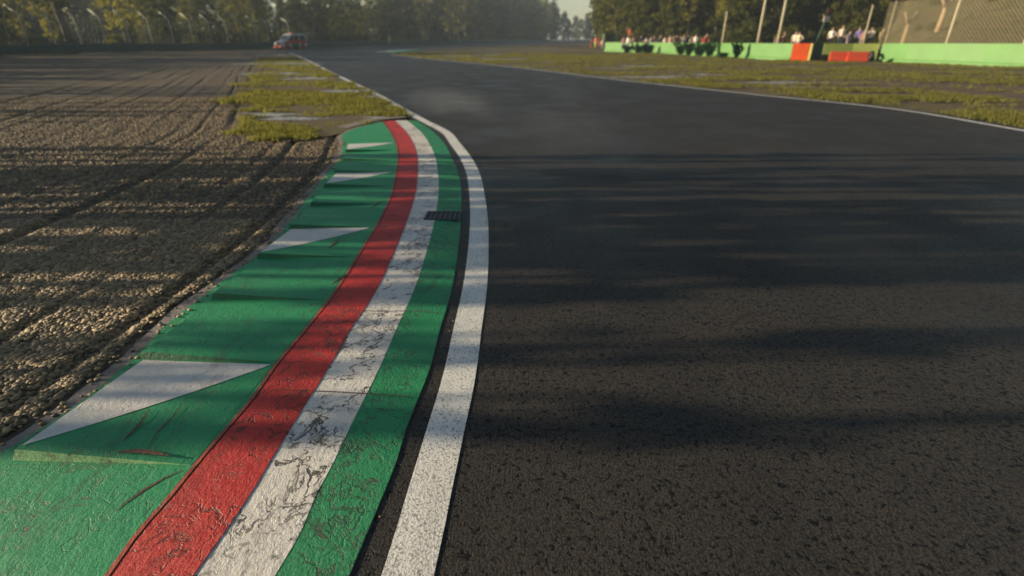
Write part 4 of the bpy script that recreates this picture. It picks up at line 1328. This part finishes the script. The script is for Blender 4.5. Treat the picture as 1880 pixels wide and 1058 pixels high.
def pose(kind):
    """skeleton of a 1.75 m figure facing -Y"""
    J = {'pelvis': ((0, 0, 0.95), (0.155, 0.11)), 'waist': ((0, 0, 1.1), (0.14, 0.10)), 'chest': ((0, 0.0, 1.3), (0.17, 0.115)), 'collar': ((0, 0, 1.42), (0.12, 0.085)),
         'neck': ((0, -0.01, 1.5), 0.055), 'jaw': ((0, -0.035, 1.575), (0.072, 0.08)), 'head': ((0, -0.02, 1.66), (0.08, 0.098)), 'crown': ((0, -0.01, 1.725), (0.05, 0.06))}
    for s, n in ((1, 'l'), (-1, 'r')):
        J['hip' + n] = ((0.095 * s, 0, 0.88), 0.095)
        J['knee' + n] = ((0.11 * s, -0.015, 0.5), 0.058)
        J['ankle' + n] = ((0.115 * s, 0.02, 0.09), 0.042)
        J['toe' + n] = ((0.125 * s, -0.13, 0.04), 0.036)
        J['shoulder' + n] = ((0.19 * s, 0, 1.41), 0.062)
        J['elbow' + n] = ((0.25 * s, 0.03, 1.14), 0.045)
        J['wrist' + n] = ((0.25 * s, -0.06, 0.91), 0.032)
        J['palm' + n] = ((0.245 * s, -0.08, 0.84), 0.036)
        J['tip' + n] = ((0.235 * s, -0.1, 0.76), 0.018)
    E = [('pelvis', 'waist'), ('waist', 'chest'), ('chest', 'collar'), ('collar', 'neck'), ('neck', 'jaw'), ('jaw', 'head'), ('head', 'crown')]
    for n in 'lr':
        E += [('pelvis', 'hip' + n), ('hip' + n, 'knee' + n), ('knee' + n, 'ankle' + n), ('ankle' + n, 'toe' + n), ('collar', 'shoulder' + n), ('shoulder' + n, 'elbow' + n), ('elbow' + n, 'wrist' + n), ('wrist' + n, 'palm' + n), ('palm' + n, 'tip' + n)]
    if kind == 'elbows':        # forearms raised to the front, as when filming with a phone
        for s, n in ((1, 'l'), (-1, 'r')):
            J['elbow' + n] = ((0.26 * s, -0.06, 1.17), 0.045)
            J['wrist' + n] = ((0.13 * s, -0.26, 1.34), 0.032)
            J['palm' + n] = ((0.09 * s, -0.3, 1.40), 0.036)
            J['tip' + n] = ((0.05 * s, -0.32, 1.46), 0.018)
    if kind == 'akimbo':
        J['elbowl'] = ((0.38, 0.06, 1.17), 0.045); J['wristl'] = ((0.20, -0.05, 1.03), 0.032); J['palml'] = ((0.15, -0.09, 1.0), 0.034); J['tipl'] = ((0.10, -0.12, 0.98), 0.018)
    if kind == 'wave':
        J['elbowr'] = ((-0.40, -0.04, 1.50), 0.045); J['wristr'] = ((-0.42, -0.08, 1.74), 0.032); J['palmr'] = ((-0.42, -0.09, 1.81), 0.036); J['tipr'] = ((-0.41, -0.1, 1.89), 0.018)
    return J, E
BODIES = {}
def sub_mesh(src, name, test, off, zs=1.0):
    bm = bmesh.new(); bm.from_mesh(src)
    bm.normal_update()
    kill = [f for f in bm.faces if not test(f.calc_center_median())]
    bmesh.ops.delete(bm, geom=kill, context='FACES')
    left, isl = set(bm.faces), []
    while left:                                  # drop stray scraps, keep the garment
        st, got = [left.pop()], []
        while st:
            f = st.pop(); got.append(f)
            for e in f.edges:
                for g_ in e.link_faces:
                    if g_ in left:
                        left.discard(g_); st.append(g_)
        isl.append(got)
    big = max(len(k) for k in isl)
    scraps = [f for k in isl if len(k) < 0.3 * big for f in k]
    if scraps:
        bmesh.ops.delete(bm, geom=scraps, context='FACES')
    bm.normal_update()
    for v in bm.verts:
        v.co += v.normal * off
    me = bpy.data.meshes.new(name); bm.to_mesh(me); bm.free()
    return me
for kd in ('stand', 'elbows', 'akimbo', 'wave'):
    b = skin_body('person_' + kd, *pose(kd))
    shirt = sub_mesh(b, 'shirt', lambda c: (0.93 < c.z < 1.46 and abs(c.x) < 0.2 and c.y > -0.2) or (1.12 < c.z < 1.5 and abs(c.x) >= 0.2 and c.y > -0.16), 0.014)
    trous = sub_mesh(b, 'trousers', lambda c: 0.12 < c.z < 1.0 and abs(c.x) < 0.19, 0.012)
    shoes = sub_mesh(b, 'shoes', lambda c: c.z <= 0.11, 0.012)
    hair = sub_mesh(b, 'hair', lambda c: (c.z > 1.6 and c.y > -0.03 and abs(c.x) < 0.15) or (c.z > 1.69 and abs(c.x) < 0.15), 0.016)
    eyes = MB()
    for s in (-1, 1):
        eyes.tube([(0.032 * s, -0.123, 1.635), (0.032 * s, -0.105, 1.635)], 0.011, 8)
    face = eyes.mesh('eyes', None)
    nose = MB().add([(-.014, -.115, 1.595), (.014, -.115, 1.595), (0, -.14, 1.598), (0, -.118, 1.64)], [(0, 1, 2), (0, 2, 3), (1, 3, 2), (0, 3, 1)]).mesh('nose', None)
    for m in (b, shirt, trous, shoes, hair, face, nose):
        m.materials.clear(); m.materials.append(None)
    BODIES[kd] = (b, shirt, trous, shoes, hair, face, nose)
def cloth(c, nm):
    return plain('cloth_' + nm, c, 0.85, 0, 0.1, 20, 0.2)
CL = {'white': (0.66, 0.62, 0.56), 'cream': (0.58, 0.50, 0.38), 'pink': (0.42, 0.24, 0.22), 'dusty': (0.28, 0.17, 0.15), 'navy': (0.03, 0.035, 0.07), 'black': (0.018, 0.018, 0.022), 'maroon': (0.11, 0.04, 0.045),
      'lilac': (0.30, 0.27, 0.34), 'purple': (0.16, 0.13, 0.33), 'tan': (0.42, 0.32, 0.19), 'red': (0.52, 0.05, 0.03), 'orange': (0.62, 0.11, 0.03), 'teal': (0.04, 0.09, 0.10), 'lime': (0.40, 0.42, 0.04), 'grey': (0.22, 0.21, 0.22), 'green': (0.06, 0.11, 0.05), 'brown': (0.15, 0.09, 0.06)}
HAIR = {'brown': (0.06, 0.032, 0.018), 'auburn': (0.17, 0.06, 0.025), 'black': (0.012, 0.011, 0.011), 'blond': (0.34, 0.24, 0.10), 'red': (0.4, 0.04, 0.03), 'white': (0.6, 0.58, 0.55)}
def person(px, Y, top, h, kd, face, sh, tr, hr, label, group):
    """px bearing, Y distance, top = bearing height of the head, h = body height"""
    x = at_depth(px, Y)
    zc = Y * CP + EYE * SP
    ztop = EYE + (70 - top) * zc / FPX
    sc = h / 1.775
    t = thing('person', label, 'person', (x, Y, ztop - h), face, group)
    t.scale = (sc, sc, sc)
    b, s_, tr_, sh_, h_, e_, n_ = BODIES[kd]
    skin = plain('skin', (0.48, 0.30, 0.22), 0.6, 0, 0.06)
    def put(nm, me, mat, par):
        o = link(nm, me, par)
        o.material_slots[0].link = 'OBJECT'; o.material_slots[0].material = mat
        return o
    bo = put('body', b, skin, t)
    put('nose', n_, skin, bo); put('eyes', e_, M_BLACK, bo)
    put('shirt', s_, cloth(CL[sh], sh), t); put('trousers', tr_, cloth(CL[tr], tr), t)
    put('shoes', sh_, M_BLACK, t); put('hair', h_, plain('hair_' + hr, HAIR[hr], 0.7), t)
    return t, ztop - h
GR = 'spectators behind the light green wall'
pl = [
 (1143, 76, 67, 1.65, 'stand', 'dusty', 'grey', 'brown', 'spectator in a dusty pink top, leftmost behind the wall'),
 (1151, 75, 66.5, 1.68, 'akimbo', 'white', 'grey', 'auburn', 'spectator in a white top with one hand on the hip near the wall end'),
 (1160, 76, 67.5, 1.62, 'stand', 'pink', 'lilac', 'brown', 'spectator in a pink top and lilac trousers left of a dark dressed one'),
 (1175, 75, 65, 1.75, 'stand', 'navy', 'navy', 'black', 'spectator all in navy above the left dark thicket'),
 (1184, 73, 68.5, 1.6, 'stand', 'cream', 'tan', 'blond', 'short spectator in cream top and tan trousers beside the navy one'),
 (1193, 74, 67, 1.66, 'elbows', 'lilac', 'grey', 'brown', 'spectator in a lilac top raising both forearms'),
 (1199, 75, 66, 1.7, 'stand', 'maroon', 'black', 'black', 'spectator in a maroon top left of the bright wall stretch'),
 (1210, 72, 64.5, 1.74, 'elbows', 'navy', 'black', 'auburn', 'spectator in navy with raised forearms over the bright wall stretch'),
 (1218, 71, 67.5, 1.62, 'stand', 'cream', 'tan', 'brown', 'spectator in cream standing right of one with raised forearms'),
 (1227.5, 70, 65, 1.7, 'akimbo', 'pink', 'white', 'auburn', 'spectator in pink top and white trousers with a hand on the hip'),
 (1233.5, 71, 66, 1.66, 'stand', 'pink', 'maroon', 'auburn', 'spectator in pink top and maroon trousers beside a black dressed one'),
 (1239.5, 69, 64.5, 1.76, 'stand', 'black', 'navy', 'auburn', 'tall spectator in black in the middle of the crowd'),
 (1246, 70, 66, 1.66, 'stand', 'brown', 'maroon', 'auburn', 'spectator in a brown top right of the tall black dressed one'),
 (1252, 69, 64.5, 1.72, 'elbows', 'white', 'tan', 'auburn', 'spectator in a white top raising both forearms in the crowd'),
 (1259, 69, 64.8, 1.72, 'stand', 'navy', 'black', 'white', 'white haired spectator in a navy top'),
 (1266, 68, 67, 1.6, 'stand', 'tan', 'pink', 'blond', 'short fair spectator in a tan top'),
 (1273.5, 67, 63.5, 1.74, 'stand', 'white', 'black', 'blond', 'spectator in a white top and black trousers at the right of the crowd'),
 (1283, 68, 68, 1.6, 'stand', 'green', 'green', 'brown', 'spectator in dark green left of the red shirted one'),
 (1290, 65, 65.5, 1.7, 'akimbo', 'red', 'red', 'brown', 'spectator in bright red, rightmost of the crowd'),
 (1293.5, 67, 62, 1.8, 'stand', 'maroon', 'black', 'black', 'tall spectator in maroon half hidden behind the red shirted one'),
 (1420, 52.5, 63.5, 1.6, 'stand', 'dusty', 'pink', 'brown', 'spectator in dusty pink by the foot of the right tall pole'),
 (1431.5, 53, 59, 1.75, 'elbows', 'maroon', 'maroon', 'brown', 'spectator in maroon right of the tall pole pair'),
 (1452, 51.5, 58.5, 1.74, 'stand', 'white', 'teal', 'black', 'black haired spectator in white and teal left of the orange panel top'),
 (1458.5, 51, 59, 1.72, 'akimbo', 'cream', 'grey', 'black', 'spectator in a cream top with a hand on the hip above the orange panel'),
 (1517, 54.0, 52.5, 1.84, 'akimbo', 'white', 'black', 'auburn', 'red haired spectator in white shirt and black trousers right of the signal'),
 (1535, 55.0, 49, 1.98, 'stand', 'cream', 'navy', 'auburn', 'tallest spectator, in cream shirt and navy trousers'),
 (1549, 53.0, 58.5, 1.55, 'stand', 'lilac', 'lilac', 'auburn', 'child in lilac between two taller spectators'),
 (1565.5, 54.0, 52, 1.86, 'akimbo', 'purple', 'teal', 'brown', 'spectator in a purple blue top and teal trousers'),
 (1574.5, 53.5, 56.5, 1.69, 'stand', 'pink', 'pink', 'brown', 'shorter spectator in pink beside the purple topped one'),
 (1588, 54.0, 52, 1.88, 'elbows', 'white', 'navy', 'brown', 'spectator in a white top and navy trousers, right end of the gap group'),
 (1608, 56, 54.5, 1.7, 'stand', 'tan', 'green', 'blond', 'fair spectator in a tan top standing farther back near the fence end'),
 (1880, 41, 75, 1.6, 'stand', 'pink', 'grey', 'brown', 'spectator in pink cut off by the right picture edge'),
]
feet = []
for px, Y, top, h, kd, sh, tr_, hr, lab in pl:
    t, z = person(px, Y, top, h, kd, R(-15 + random.uniform(-35, 35)), sh, tr_, hr, lab, GR)
    feet.append((t, z))
GM = 'marshals at the end of the wall'
person(1092.5, 97, 67.5, 1.78, 'stand', R(-60), 'orange', 'lime', 'red', 'marshal in an orange jacket and lime trousers at the end of the wall', GM)
person(1085.5, 99, 72.5, 1.72, 'stand', R(40), 'red', 'red', 'brown', 'marshal all in red, left of the orange jacketed one', GM)
person(1100, 98, 66.5, 1.78, 'akimbo', R(-20), 'maroon', 'red', 'black', 'marshal in maroon jacket and red trousers right of the orange jacketed one', GM)
person(1105, 95.5, 71.5, 1.7, 'stand', R(-20), 'cream', 'grey', 'blond', 'fair person in a cream top just behind the wall end', GM)
x, Y = at_depth(1153, 82), 82
pf = thing('platform', 'small scaffold platform behind the left end of the wall', 'platform', (x, Y, 0), 0)
zp = EYE + (70 - 53.5) * (Y * CP + .74) / FPX - 1.75
MB().box(-0.6, 0.6, -0.5, 0.5, zp - 0.08, zp).build('deck', MB_DARK, pf)
for a in (-0.55, 0.55):
    for b in (-0.45, 0.45):
        MB().tube([(a, b, -0.1), (a, b, zp - 0.08)], 0.03, 6).build('leg', M_POSTG, pf)
person(1153, 82, 53.5, 1.75, 'wave', R(-20), 'orange', 'brown', 'red', 'marshal in an orange vest waving from a raised platform', GM)

# ------------------------------------------------------------------ van
M_VW = plain('van_white', (0.45, 0.46, 0.50), 0.3, 0, 0.05)
M_VR = plain('van_red', (0.42, 0.035, 0.025), 0.4)
M_VO = plain('van_orange', (0.85, 0.13, 0.05), 0.45)
M_VG = plain('van_green', (0.02, 0.12, 0.035), 0.4)
M_GLASS = plain('van_glass', (0.015, 0.02, 0.026), 0.08)
M_CHR = plain('van_lamp', (0.62, 0.60, 0.52), 0.15)
M_RIM = plain('rim_red', (0.30, 0.02, 0.02), 0.35)
vx, vy = at_depth(537, 93.5), 93.5
van = thing('van', 'white van with an orange bumper and red wheels beyond the grass strip', 'van', (vx, vy, 0), R(-122))
# local: +X is forward, Z up, width along Y
prof = [(-2.35, 0.42), (2.45, 0.42), (2.55, 0.62), (2.52, 1.02), (2.30, 1.14), (1.45, 1.34), (0.78, 2.12), (0.45, 2.28), (-2.05, 2.34), (-2.32, 2.2), (-2.42, 1.2)]
body = MB().prism(prof, (0, 1.9, 0), (0, -0.95, 0), (1, 0, 0), (0, 0, 1)).build('body', M_VW, van, bevel=0.09, smooth=False)
MB().add([(1.47, -0.78, 1.375), (1.47, 0.78, 1.375), (0.83, 0.72, 2.11), (0.83, -0.72, 2.11), (1.43, -0.78, 1.34), (1.43, 0.78, 1.34), (0.79, 0.72, 2.08), (0.79, -0.72, 2.08)],
         [(0, 1, 2, 3), (7, 6, 5, 4), (0, 4, 5, 1), (1, 5, 6, 2), (2, 6, 7, 3), (3, 7, 4, 0)]).build('windscreen', M_GLASS, van)
for sy in (-1, 1):
    for x0, x1, a, b in ((0.98, 0.22, 1.38, 2.06), (0.12, -0.85, 1.38, 2.08), (-0.98, -2.0, 1.4, 2.08)):
        q = [(x0, a), (x1, a), (x1, b), (min(x0, 0.62), b)] if x0 > 0.5 else [(x0, a), (x1, a), (x1, b), (x0, b)]
        MB().prism(q, (0, 0.025 * sy, 0), (0, 0.945 * sy, 0), (1, 0, 0), (0, 0, 1)).build('side_window', M_GLASS, van)
    MB().prism([(-2.38, 0.9), (2.2, 0.9), (2.2, 1.08), (0.9, 1.36), (-2.38, 1.36)], (0, 0.02 * sy, 0), (0, 0.945 * sy, 0), (1, 0, 0), (0, 0, 1)).build('red_band', M_VR, van)
    MB().prism([(-0.75, 0.44), (0.75, 0.44), (0.75, 0.94), (-0.75, 0.94)], (0, 0.02 * sy, 0), (0, 0.945 * sy, 0), (1, 0, 0), (0, 0, 1)).build('green_panel', M_VG, van)
    for wx in (1.55, -1.45):
        w = link('wheel', tyre_mesh('wheel', 0.40, 0.27, 0.26, M_BLACK), van); w.location = (wx, 0.86 * sy, 0.40)
        MB().tube([(0, -0.13, 0), (0, 0.13, 0)], 0.29, 18).build('rim', M_RIM, w)
        MB().tube([(wx, 0.93 * sy, 0.42), (wx, 0.958 * sy, 0.42)], 0.52, 20).build('wheel_arch', M_VR, van)
    MB().box(2.42, 2.56, 0.62 * sy - 0.16, 0.62 * sy + 0.16, 0.86, 1.06).build('headlight', M_CHR, van, bevel=0.03)
    MB().box(1.0, 1.15, 0.97 * sy - 0.12, 0.97 * sy + 0.12, 1.4, 1.66).build('mirror', M_BLACK, van, bevel=0.03)
MB().box(2.40, 2.72, -0.99, 0.99, 0.28, 0.72).build('bumper', M_VO, van, bevel=0.05)
MB().box(2.5, 2.57, -0.44, 0.44, 0.78, 1.06).build('grille', M_BLACK, van, bevel=0.02)
MB().box(-0.15, 0.2, -0.6, 0.6, 2.29, 2.46).build('beacon_bar', M_VR, van, bevel=0.03)

# green and white kerb on the inside of the far bend
fk = thing('kerb', 'small faded green kerb with a white edge on the inside of the far bend', 'kerb', (0, 0, 0))
kp = [G(*p) for p in [(685,96.6),(702,95.2),(722,93.3),(755,91.2)]]
strip('green_band', [(a + 0.35, b + 0.1) for a, b in kp], 2.6, 0.02, plain('far_kerb_green', (0.05, 0.26, 0.16), 0.6), fk, 1)
strip('white_band', kp, 0.8, 0.024, plain('far_kerb_white', (0.55, 0.53, 0.48), 0.6), fk, 1)

# ------------------------------------------------------------------ unseen trees left of the view, shaped for their shade
# slender upright trees with narrow leafy columns: shaped to throw long thin bars of shade over the corner
def shade_woodland():
    cents, radz = [], []
    tb = MB()
    w = random.Random(5)
    def sapling(x, y, h, h0, r, dens):
        lx, ly = w.uniform(-.4, .4), w.uniform(-.12, .12)
        top = (x + lx, y + ly, h)
        tb.tube([(x, y, -0.2), (x + lx * 0.4, y + ly * 0.4, h * 0.5), top], [0.10 + r * 0.05, 0.075 + r * 0.03, 0.02], 7, False)
        n = max(3, int((h - h0) * dens))
        keep = [w.random() < 0.68 for _ in range(10)]
        for k in range(n):
            z = h0 + (h - h0) * w.random()
            if not keep[min(9, int((z - h0) / (h - h0) * 10))]: continue
            f = (z / h)
            a = w.uniform(0, 6.28); rr = r * math.sqrt(w.random())
            c = (x + lx * f + math.cos(a) * rr, y + ly * f + math.sin(a) * rr, z)
            cents.append(c); radz.append((w.uniform(0.10, 0.22), w.uniform(0.25, 0.6)))
            if k % 3 == 0:
                tb.tube([(x + lx * f, y + ly * f, z - 0.6), c], [0.03, 0.012], 4, False)
    for g in WOOD:
        x0, x1, y0, y1, n, h0, h1, c0, r0, r1, dens = g
        for k in range(n):
            sapling(w.uniform(x0, x1), w.uniform(y0, y1), w.uniform(h0, h1), c0, w.uniform(r0, r1), dens)
    # rows added to shade the corner: (from, to, width of a tree, gap between trees, heights)
    for ya, yb, d0, d1, g0, g1, h0, h1, c0 in SHADE_ROWS:
        y = ya
        while y < yb:
            wd = w.uniform(d0, d1)
            x = w.uniform(-25.5, -22.5)
            yy = y + wd / 2 + x * SUNDIR.y / SUNDIR.x
            m = max(1, round(wd / 0.22))
            for q in range(m):
                sapling(x + w.uniform(-.4, .4), yy + (q - (m - 1) / 2) * wd / m, w.uniform(h0, h1), c0 * w.uniform(0.6, 1.4), wd / m * 0.42, 2.4 if c0 > 5 else 6.0)
            y += wd + w.uniform(g0, g1)
    V, F, T = [], [], []
    c = np.array(cents); rz = np.array(radz)
    m, per = len(c), 30
    d = rng.normal(0, 1, (m, per, 3)); d /= np.linalg.norm(d, axis=2)[..., None]
    d *= rng.random((m, per, 1)) ** 0.4
    off = d * np.stack([rz[:, 0], rz[:, 0], rz[:, 1]], 1)[:, None, :]
    p = (c[:, None] + off).reshape(-1, 3)
    V, F, T = tone_leaves(p, np.full(len(p), 0.01), 1, 0.10)
    me = np_mesh('shade_woodland', V, F, ML_OLIVE, False, T)
    bm = bmesh.new(); bm.from_mesh(me)
    tm = tb.mesh('t'); nl = len(me.polygons)
    bm.from_mesh(tm); bm.to_mesh(me); bm.free()
    me.materials.append(MB_DARK)
    mi = np.zeros(len(me.polygons), dtype=np.int32); mi[nl:] = 1
    me.polygons.foreach_set('material_index', mi)
    bpy.data.meshes.remove(tm)
    return link('shade_woodland', me, None, kind='stuff')
# x0, x1, y0, y1, how many, height from, to, lowest leaves, crown radius from, to, leaf clumps per metre
WOOD = [(-62, -57, 14, 46, 120, 7, 9.5, 0.3, 0.5, 1.3, 8.0)]
SHADE_ROWS = [(-4.0, 0.35, 0.2, 0.4, 0.5, 1.0, 6.0, 8.0, 0.3),
        (1.0, 1.2, 0.05, 0.07, 0.14, 0.2, 4.7, 5.2, 2.0),
        (1.95, 2.3, 0.06, 0.10, 0.18, 0.28, 4.4, 5.6, 2.5),
        (2.3, 3.4, 0.14, 0.30, 0.10, 0.22, 5.2, 6.2, 4.4),
        (1.9, 3.4, 0.05, 0.10, 0.4, 1.0, 6.0, 8.0, 5.7),
        (3.4, 5.4, 0.22, 0.5, 0.06, 0.13, 5.6, 9.5, 1.6),
        (5.4, 7.2, 0.12, 0.34, 0.06, 0.15, 5.8, 9.4, 0.9),
        (7.2, 8.8, 0.05, 0.22, 0.10, 0.3, 4.5, 9.2, 0.9),
        (8.4, 9.6, 0.10, 0.20, 0.3, 0.5, 3.0, 4.6, 0.6),
        (9.6, 13.5, 0.08, 0.5, 0.2, 0.8, 2.0, 3.8, 0.3),
        (13.5, 21.5, 0.2, 0.8, 0.2, 0.8, 2.4, 4.4, 0.3)]
shade_woodland()

# ------------------------------------------------------------------ light, air, camera
AZ = math.atan2(SUNDIR.y, SUNDIR.x)
ELEV = R(13)
world = bpy.data.worlds.new('World')
scene.world = world
world.use_nodes = True
wn = world.node_tree
wn.nodes.clear()
sky = wn.nodes.new('ShaderNodeTexSky')
sky.sky_type = 'NISHITA'
sky.sun_disc = False
sky.sun_elevation = ELEV
# towards the sun = minus the way the light travels; sky rotation is clockwise from +Y
sx, sy = -SUNDIR.x, -SUNDIR.y
sky.sun_rotation = math.atan2(sx, sy)
sky.air_density = 1.0
sky.dust_density = 0.5
sky.ozone_density = 0.5
bg = wn.nodes.new('ShaderNodeBackground')
bg.inputs['Strength'].default_value = 0.06
wo = wn.nodes.new('ShaderNodeOutputWorld')
wn.links.new(sky.outputs[0], bg.inputs[0]); wn.links.new(bg.outputs[0], wo.inputs[0])

sl = bpy.data.lights.new('sun', 'SUN')
sl.energy = 5.0
sl.angle = R(0.25)
sl.color = (1.0, 0.83, 0.57)
so = bpy.data.objects.new('sun', sl)
COL.objects.link(so)
ldir = Vector((SUNDIR.x * math.cos(ELEV), SUNDIR.y * math.cos(ELEV), -math.sin(ELEV)))
so.rotation_euler = ldir.to_track_quat('-Z', 'Y').to_euler()
so.location = (-60, -20, 40)

def mist(x, y, z, rx, ry, rz, dens, rot):
    bm = bmesh.new()
    bmesh.ops.create_uvsphere(bm, u_segments=24, v_segments=12, radius=1.0)
    bmesh.ops.scale(bm, verts=bm.verts, vec=(rx, ry, rz))
    me = bpy.data.meshes.new('spray_mist'); bm.to_mesh(me); bm.free()
    m = bpy.data.materials.new('spray_mist'); m.use_nodes = True; m.node_tree.nodes.clear()
    nt = m.node_tree
    v = nt.nodes.new('ShaderNodeVolumePrincipled')
    v.inputs['Color'].default_value = (0.9, 0.96, 1.0, 1)
    tc = nt.nodes.new('ShaderNodeTexCoord')
    mp = nt.nodes.new('ShaderNodeMapping'); mp.inputs['Scale'].default_value = (1 / rx, 1 / ry, 1 / rz)
    ln = nt.nodes.new('ShaderNodeVectorMath'); ln.operation = 'LENGTH'
    fo = nt.nodes.new('ShaderNodeMapRange'); fo.inputs[1].default_value = 0.0; fo.inputs[2].default_value = 1.0; fo.inputs[3].default_value = 1.0; fo.inputs[4].default_value = 0.0
    fo.interpolation_type = 'SMOOTHSTEP'
    ns = nt.nodes.new('ShaderNodeTexNoise'); ns.inputs['Scale'].default_value = 1.1; ns.inputs['Detail'].default_value = 4
    nr = nt.nodes.new('ShaderNodeMapRange'); nr.inputs[1].default_value = 0.38; nr.inputs[2].default_value = 0.66
    m1 = nt.nodes.new('ShaderNodeMath'); m1.operation = 'MULTIPLY'
    m2 = nt.nodes.new('ShaderNodeMath'); m2.operation = 'MULTIPLY'; m2.inputs[1].default_value = dens
    L = nt.links.new
    L(tc.outputs['Object'], mp.inputs[0]); L(mp.outputs[0], ln.inputs[0]); L(ln.outputs['Value'], fo.inputs[0])
    L(tc.outputs['Object'], ns.inputs['Vector']); L(ns.outputs[0], nr.inputs[0])
    L(fo.outputs[0], m1.inputs[0]); L(nr.outputs[0], m1.inputs[1]); L(m1.outputs[0], m2.inputs[0]); L(m2.outputs[0], v.inputs['Density'])
    q = nt.nodes.new('ShaderNodeOutputMaterial'); L(v.outputs[0], q.inputs['Volume'])
    me.materials.append(m)
    o = link('spray_mist', me, None, kind='stuff'); o.location = (x, y, z); o.rotation_euler = (0, 0, rot)
mist(-1.5, 12.8, 0.36, 1.1, 3.4, 0.34, 0.10, R(24))
mist(0.9, 8.6, 0.34, 1.5, 3.4, 0.32, 0.04, R(8))

hz = MB().box(-1450, 1450, -950, 1450, -1.1, 31).mesh('haze')
hm = bpy.data.materials.new('haze'); hm.use_nodes = True
hm.node_tree.nodes.clear()
pv = hm.node_tree.nodes.new('ShaderNodeVolumePrincipled')
pv.inputs['Color'].default_value = (0.72, 0.86, 1.0, 1)
pv.inputs['Density'].default_value = 0.0006
pv.inputs['Anisotropy'].default_value = 0.2
mo = hm.node_tree.nodes.new('ShaderNodeOutputMaterial')
hm.node_tree.links.new(pv.outputs[0], mo.inputs['Volume'])
hz.materials.append(hm)
link('haze', hz, None, kind='stuff')

cam = bpy.data.cameras.new('camera')
cam.sensor_width = 36.0
cam.lens = 36.0 * FPX / 1880
cam.clip_start = 0.05
cam.clip_end = 4000
cam.dof.use_dof = True
cam.dof.focus_distance = 2.4
cam.dof.aperture_fstop = 1.35
co = bpy.data.objects.new('camera', cam)
COL.objects.link(co)
co.location = (0, 0, EYE)
co.rotation_euler = (math.pi / 2 - PITCH, 0, 0)
scene.camera = co

scene.render.engine = 'CYCLES'
scene.cycles.use_denoising = True
scene.cycles.max_bounces = 6
scene.cycles.volume_bounces = 1
scene.cycles.transparent_max_bounces = 8
scene.view_settings.view_transform = 'Standard'
scene.view_settings.look = 'None'
scene.view_settings.exposure = 0.92
scene.view_settings.gamma = 1.0
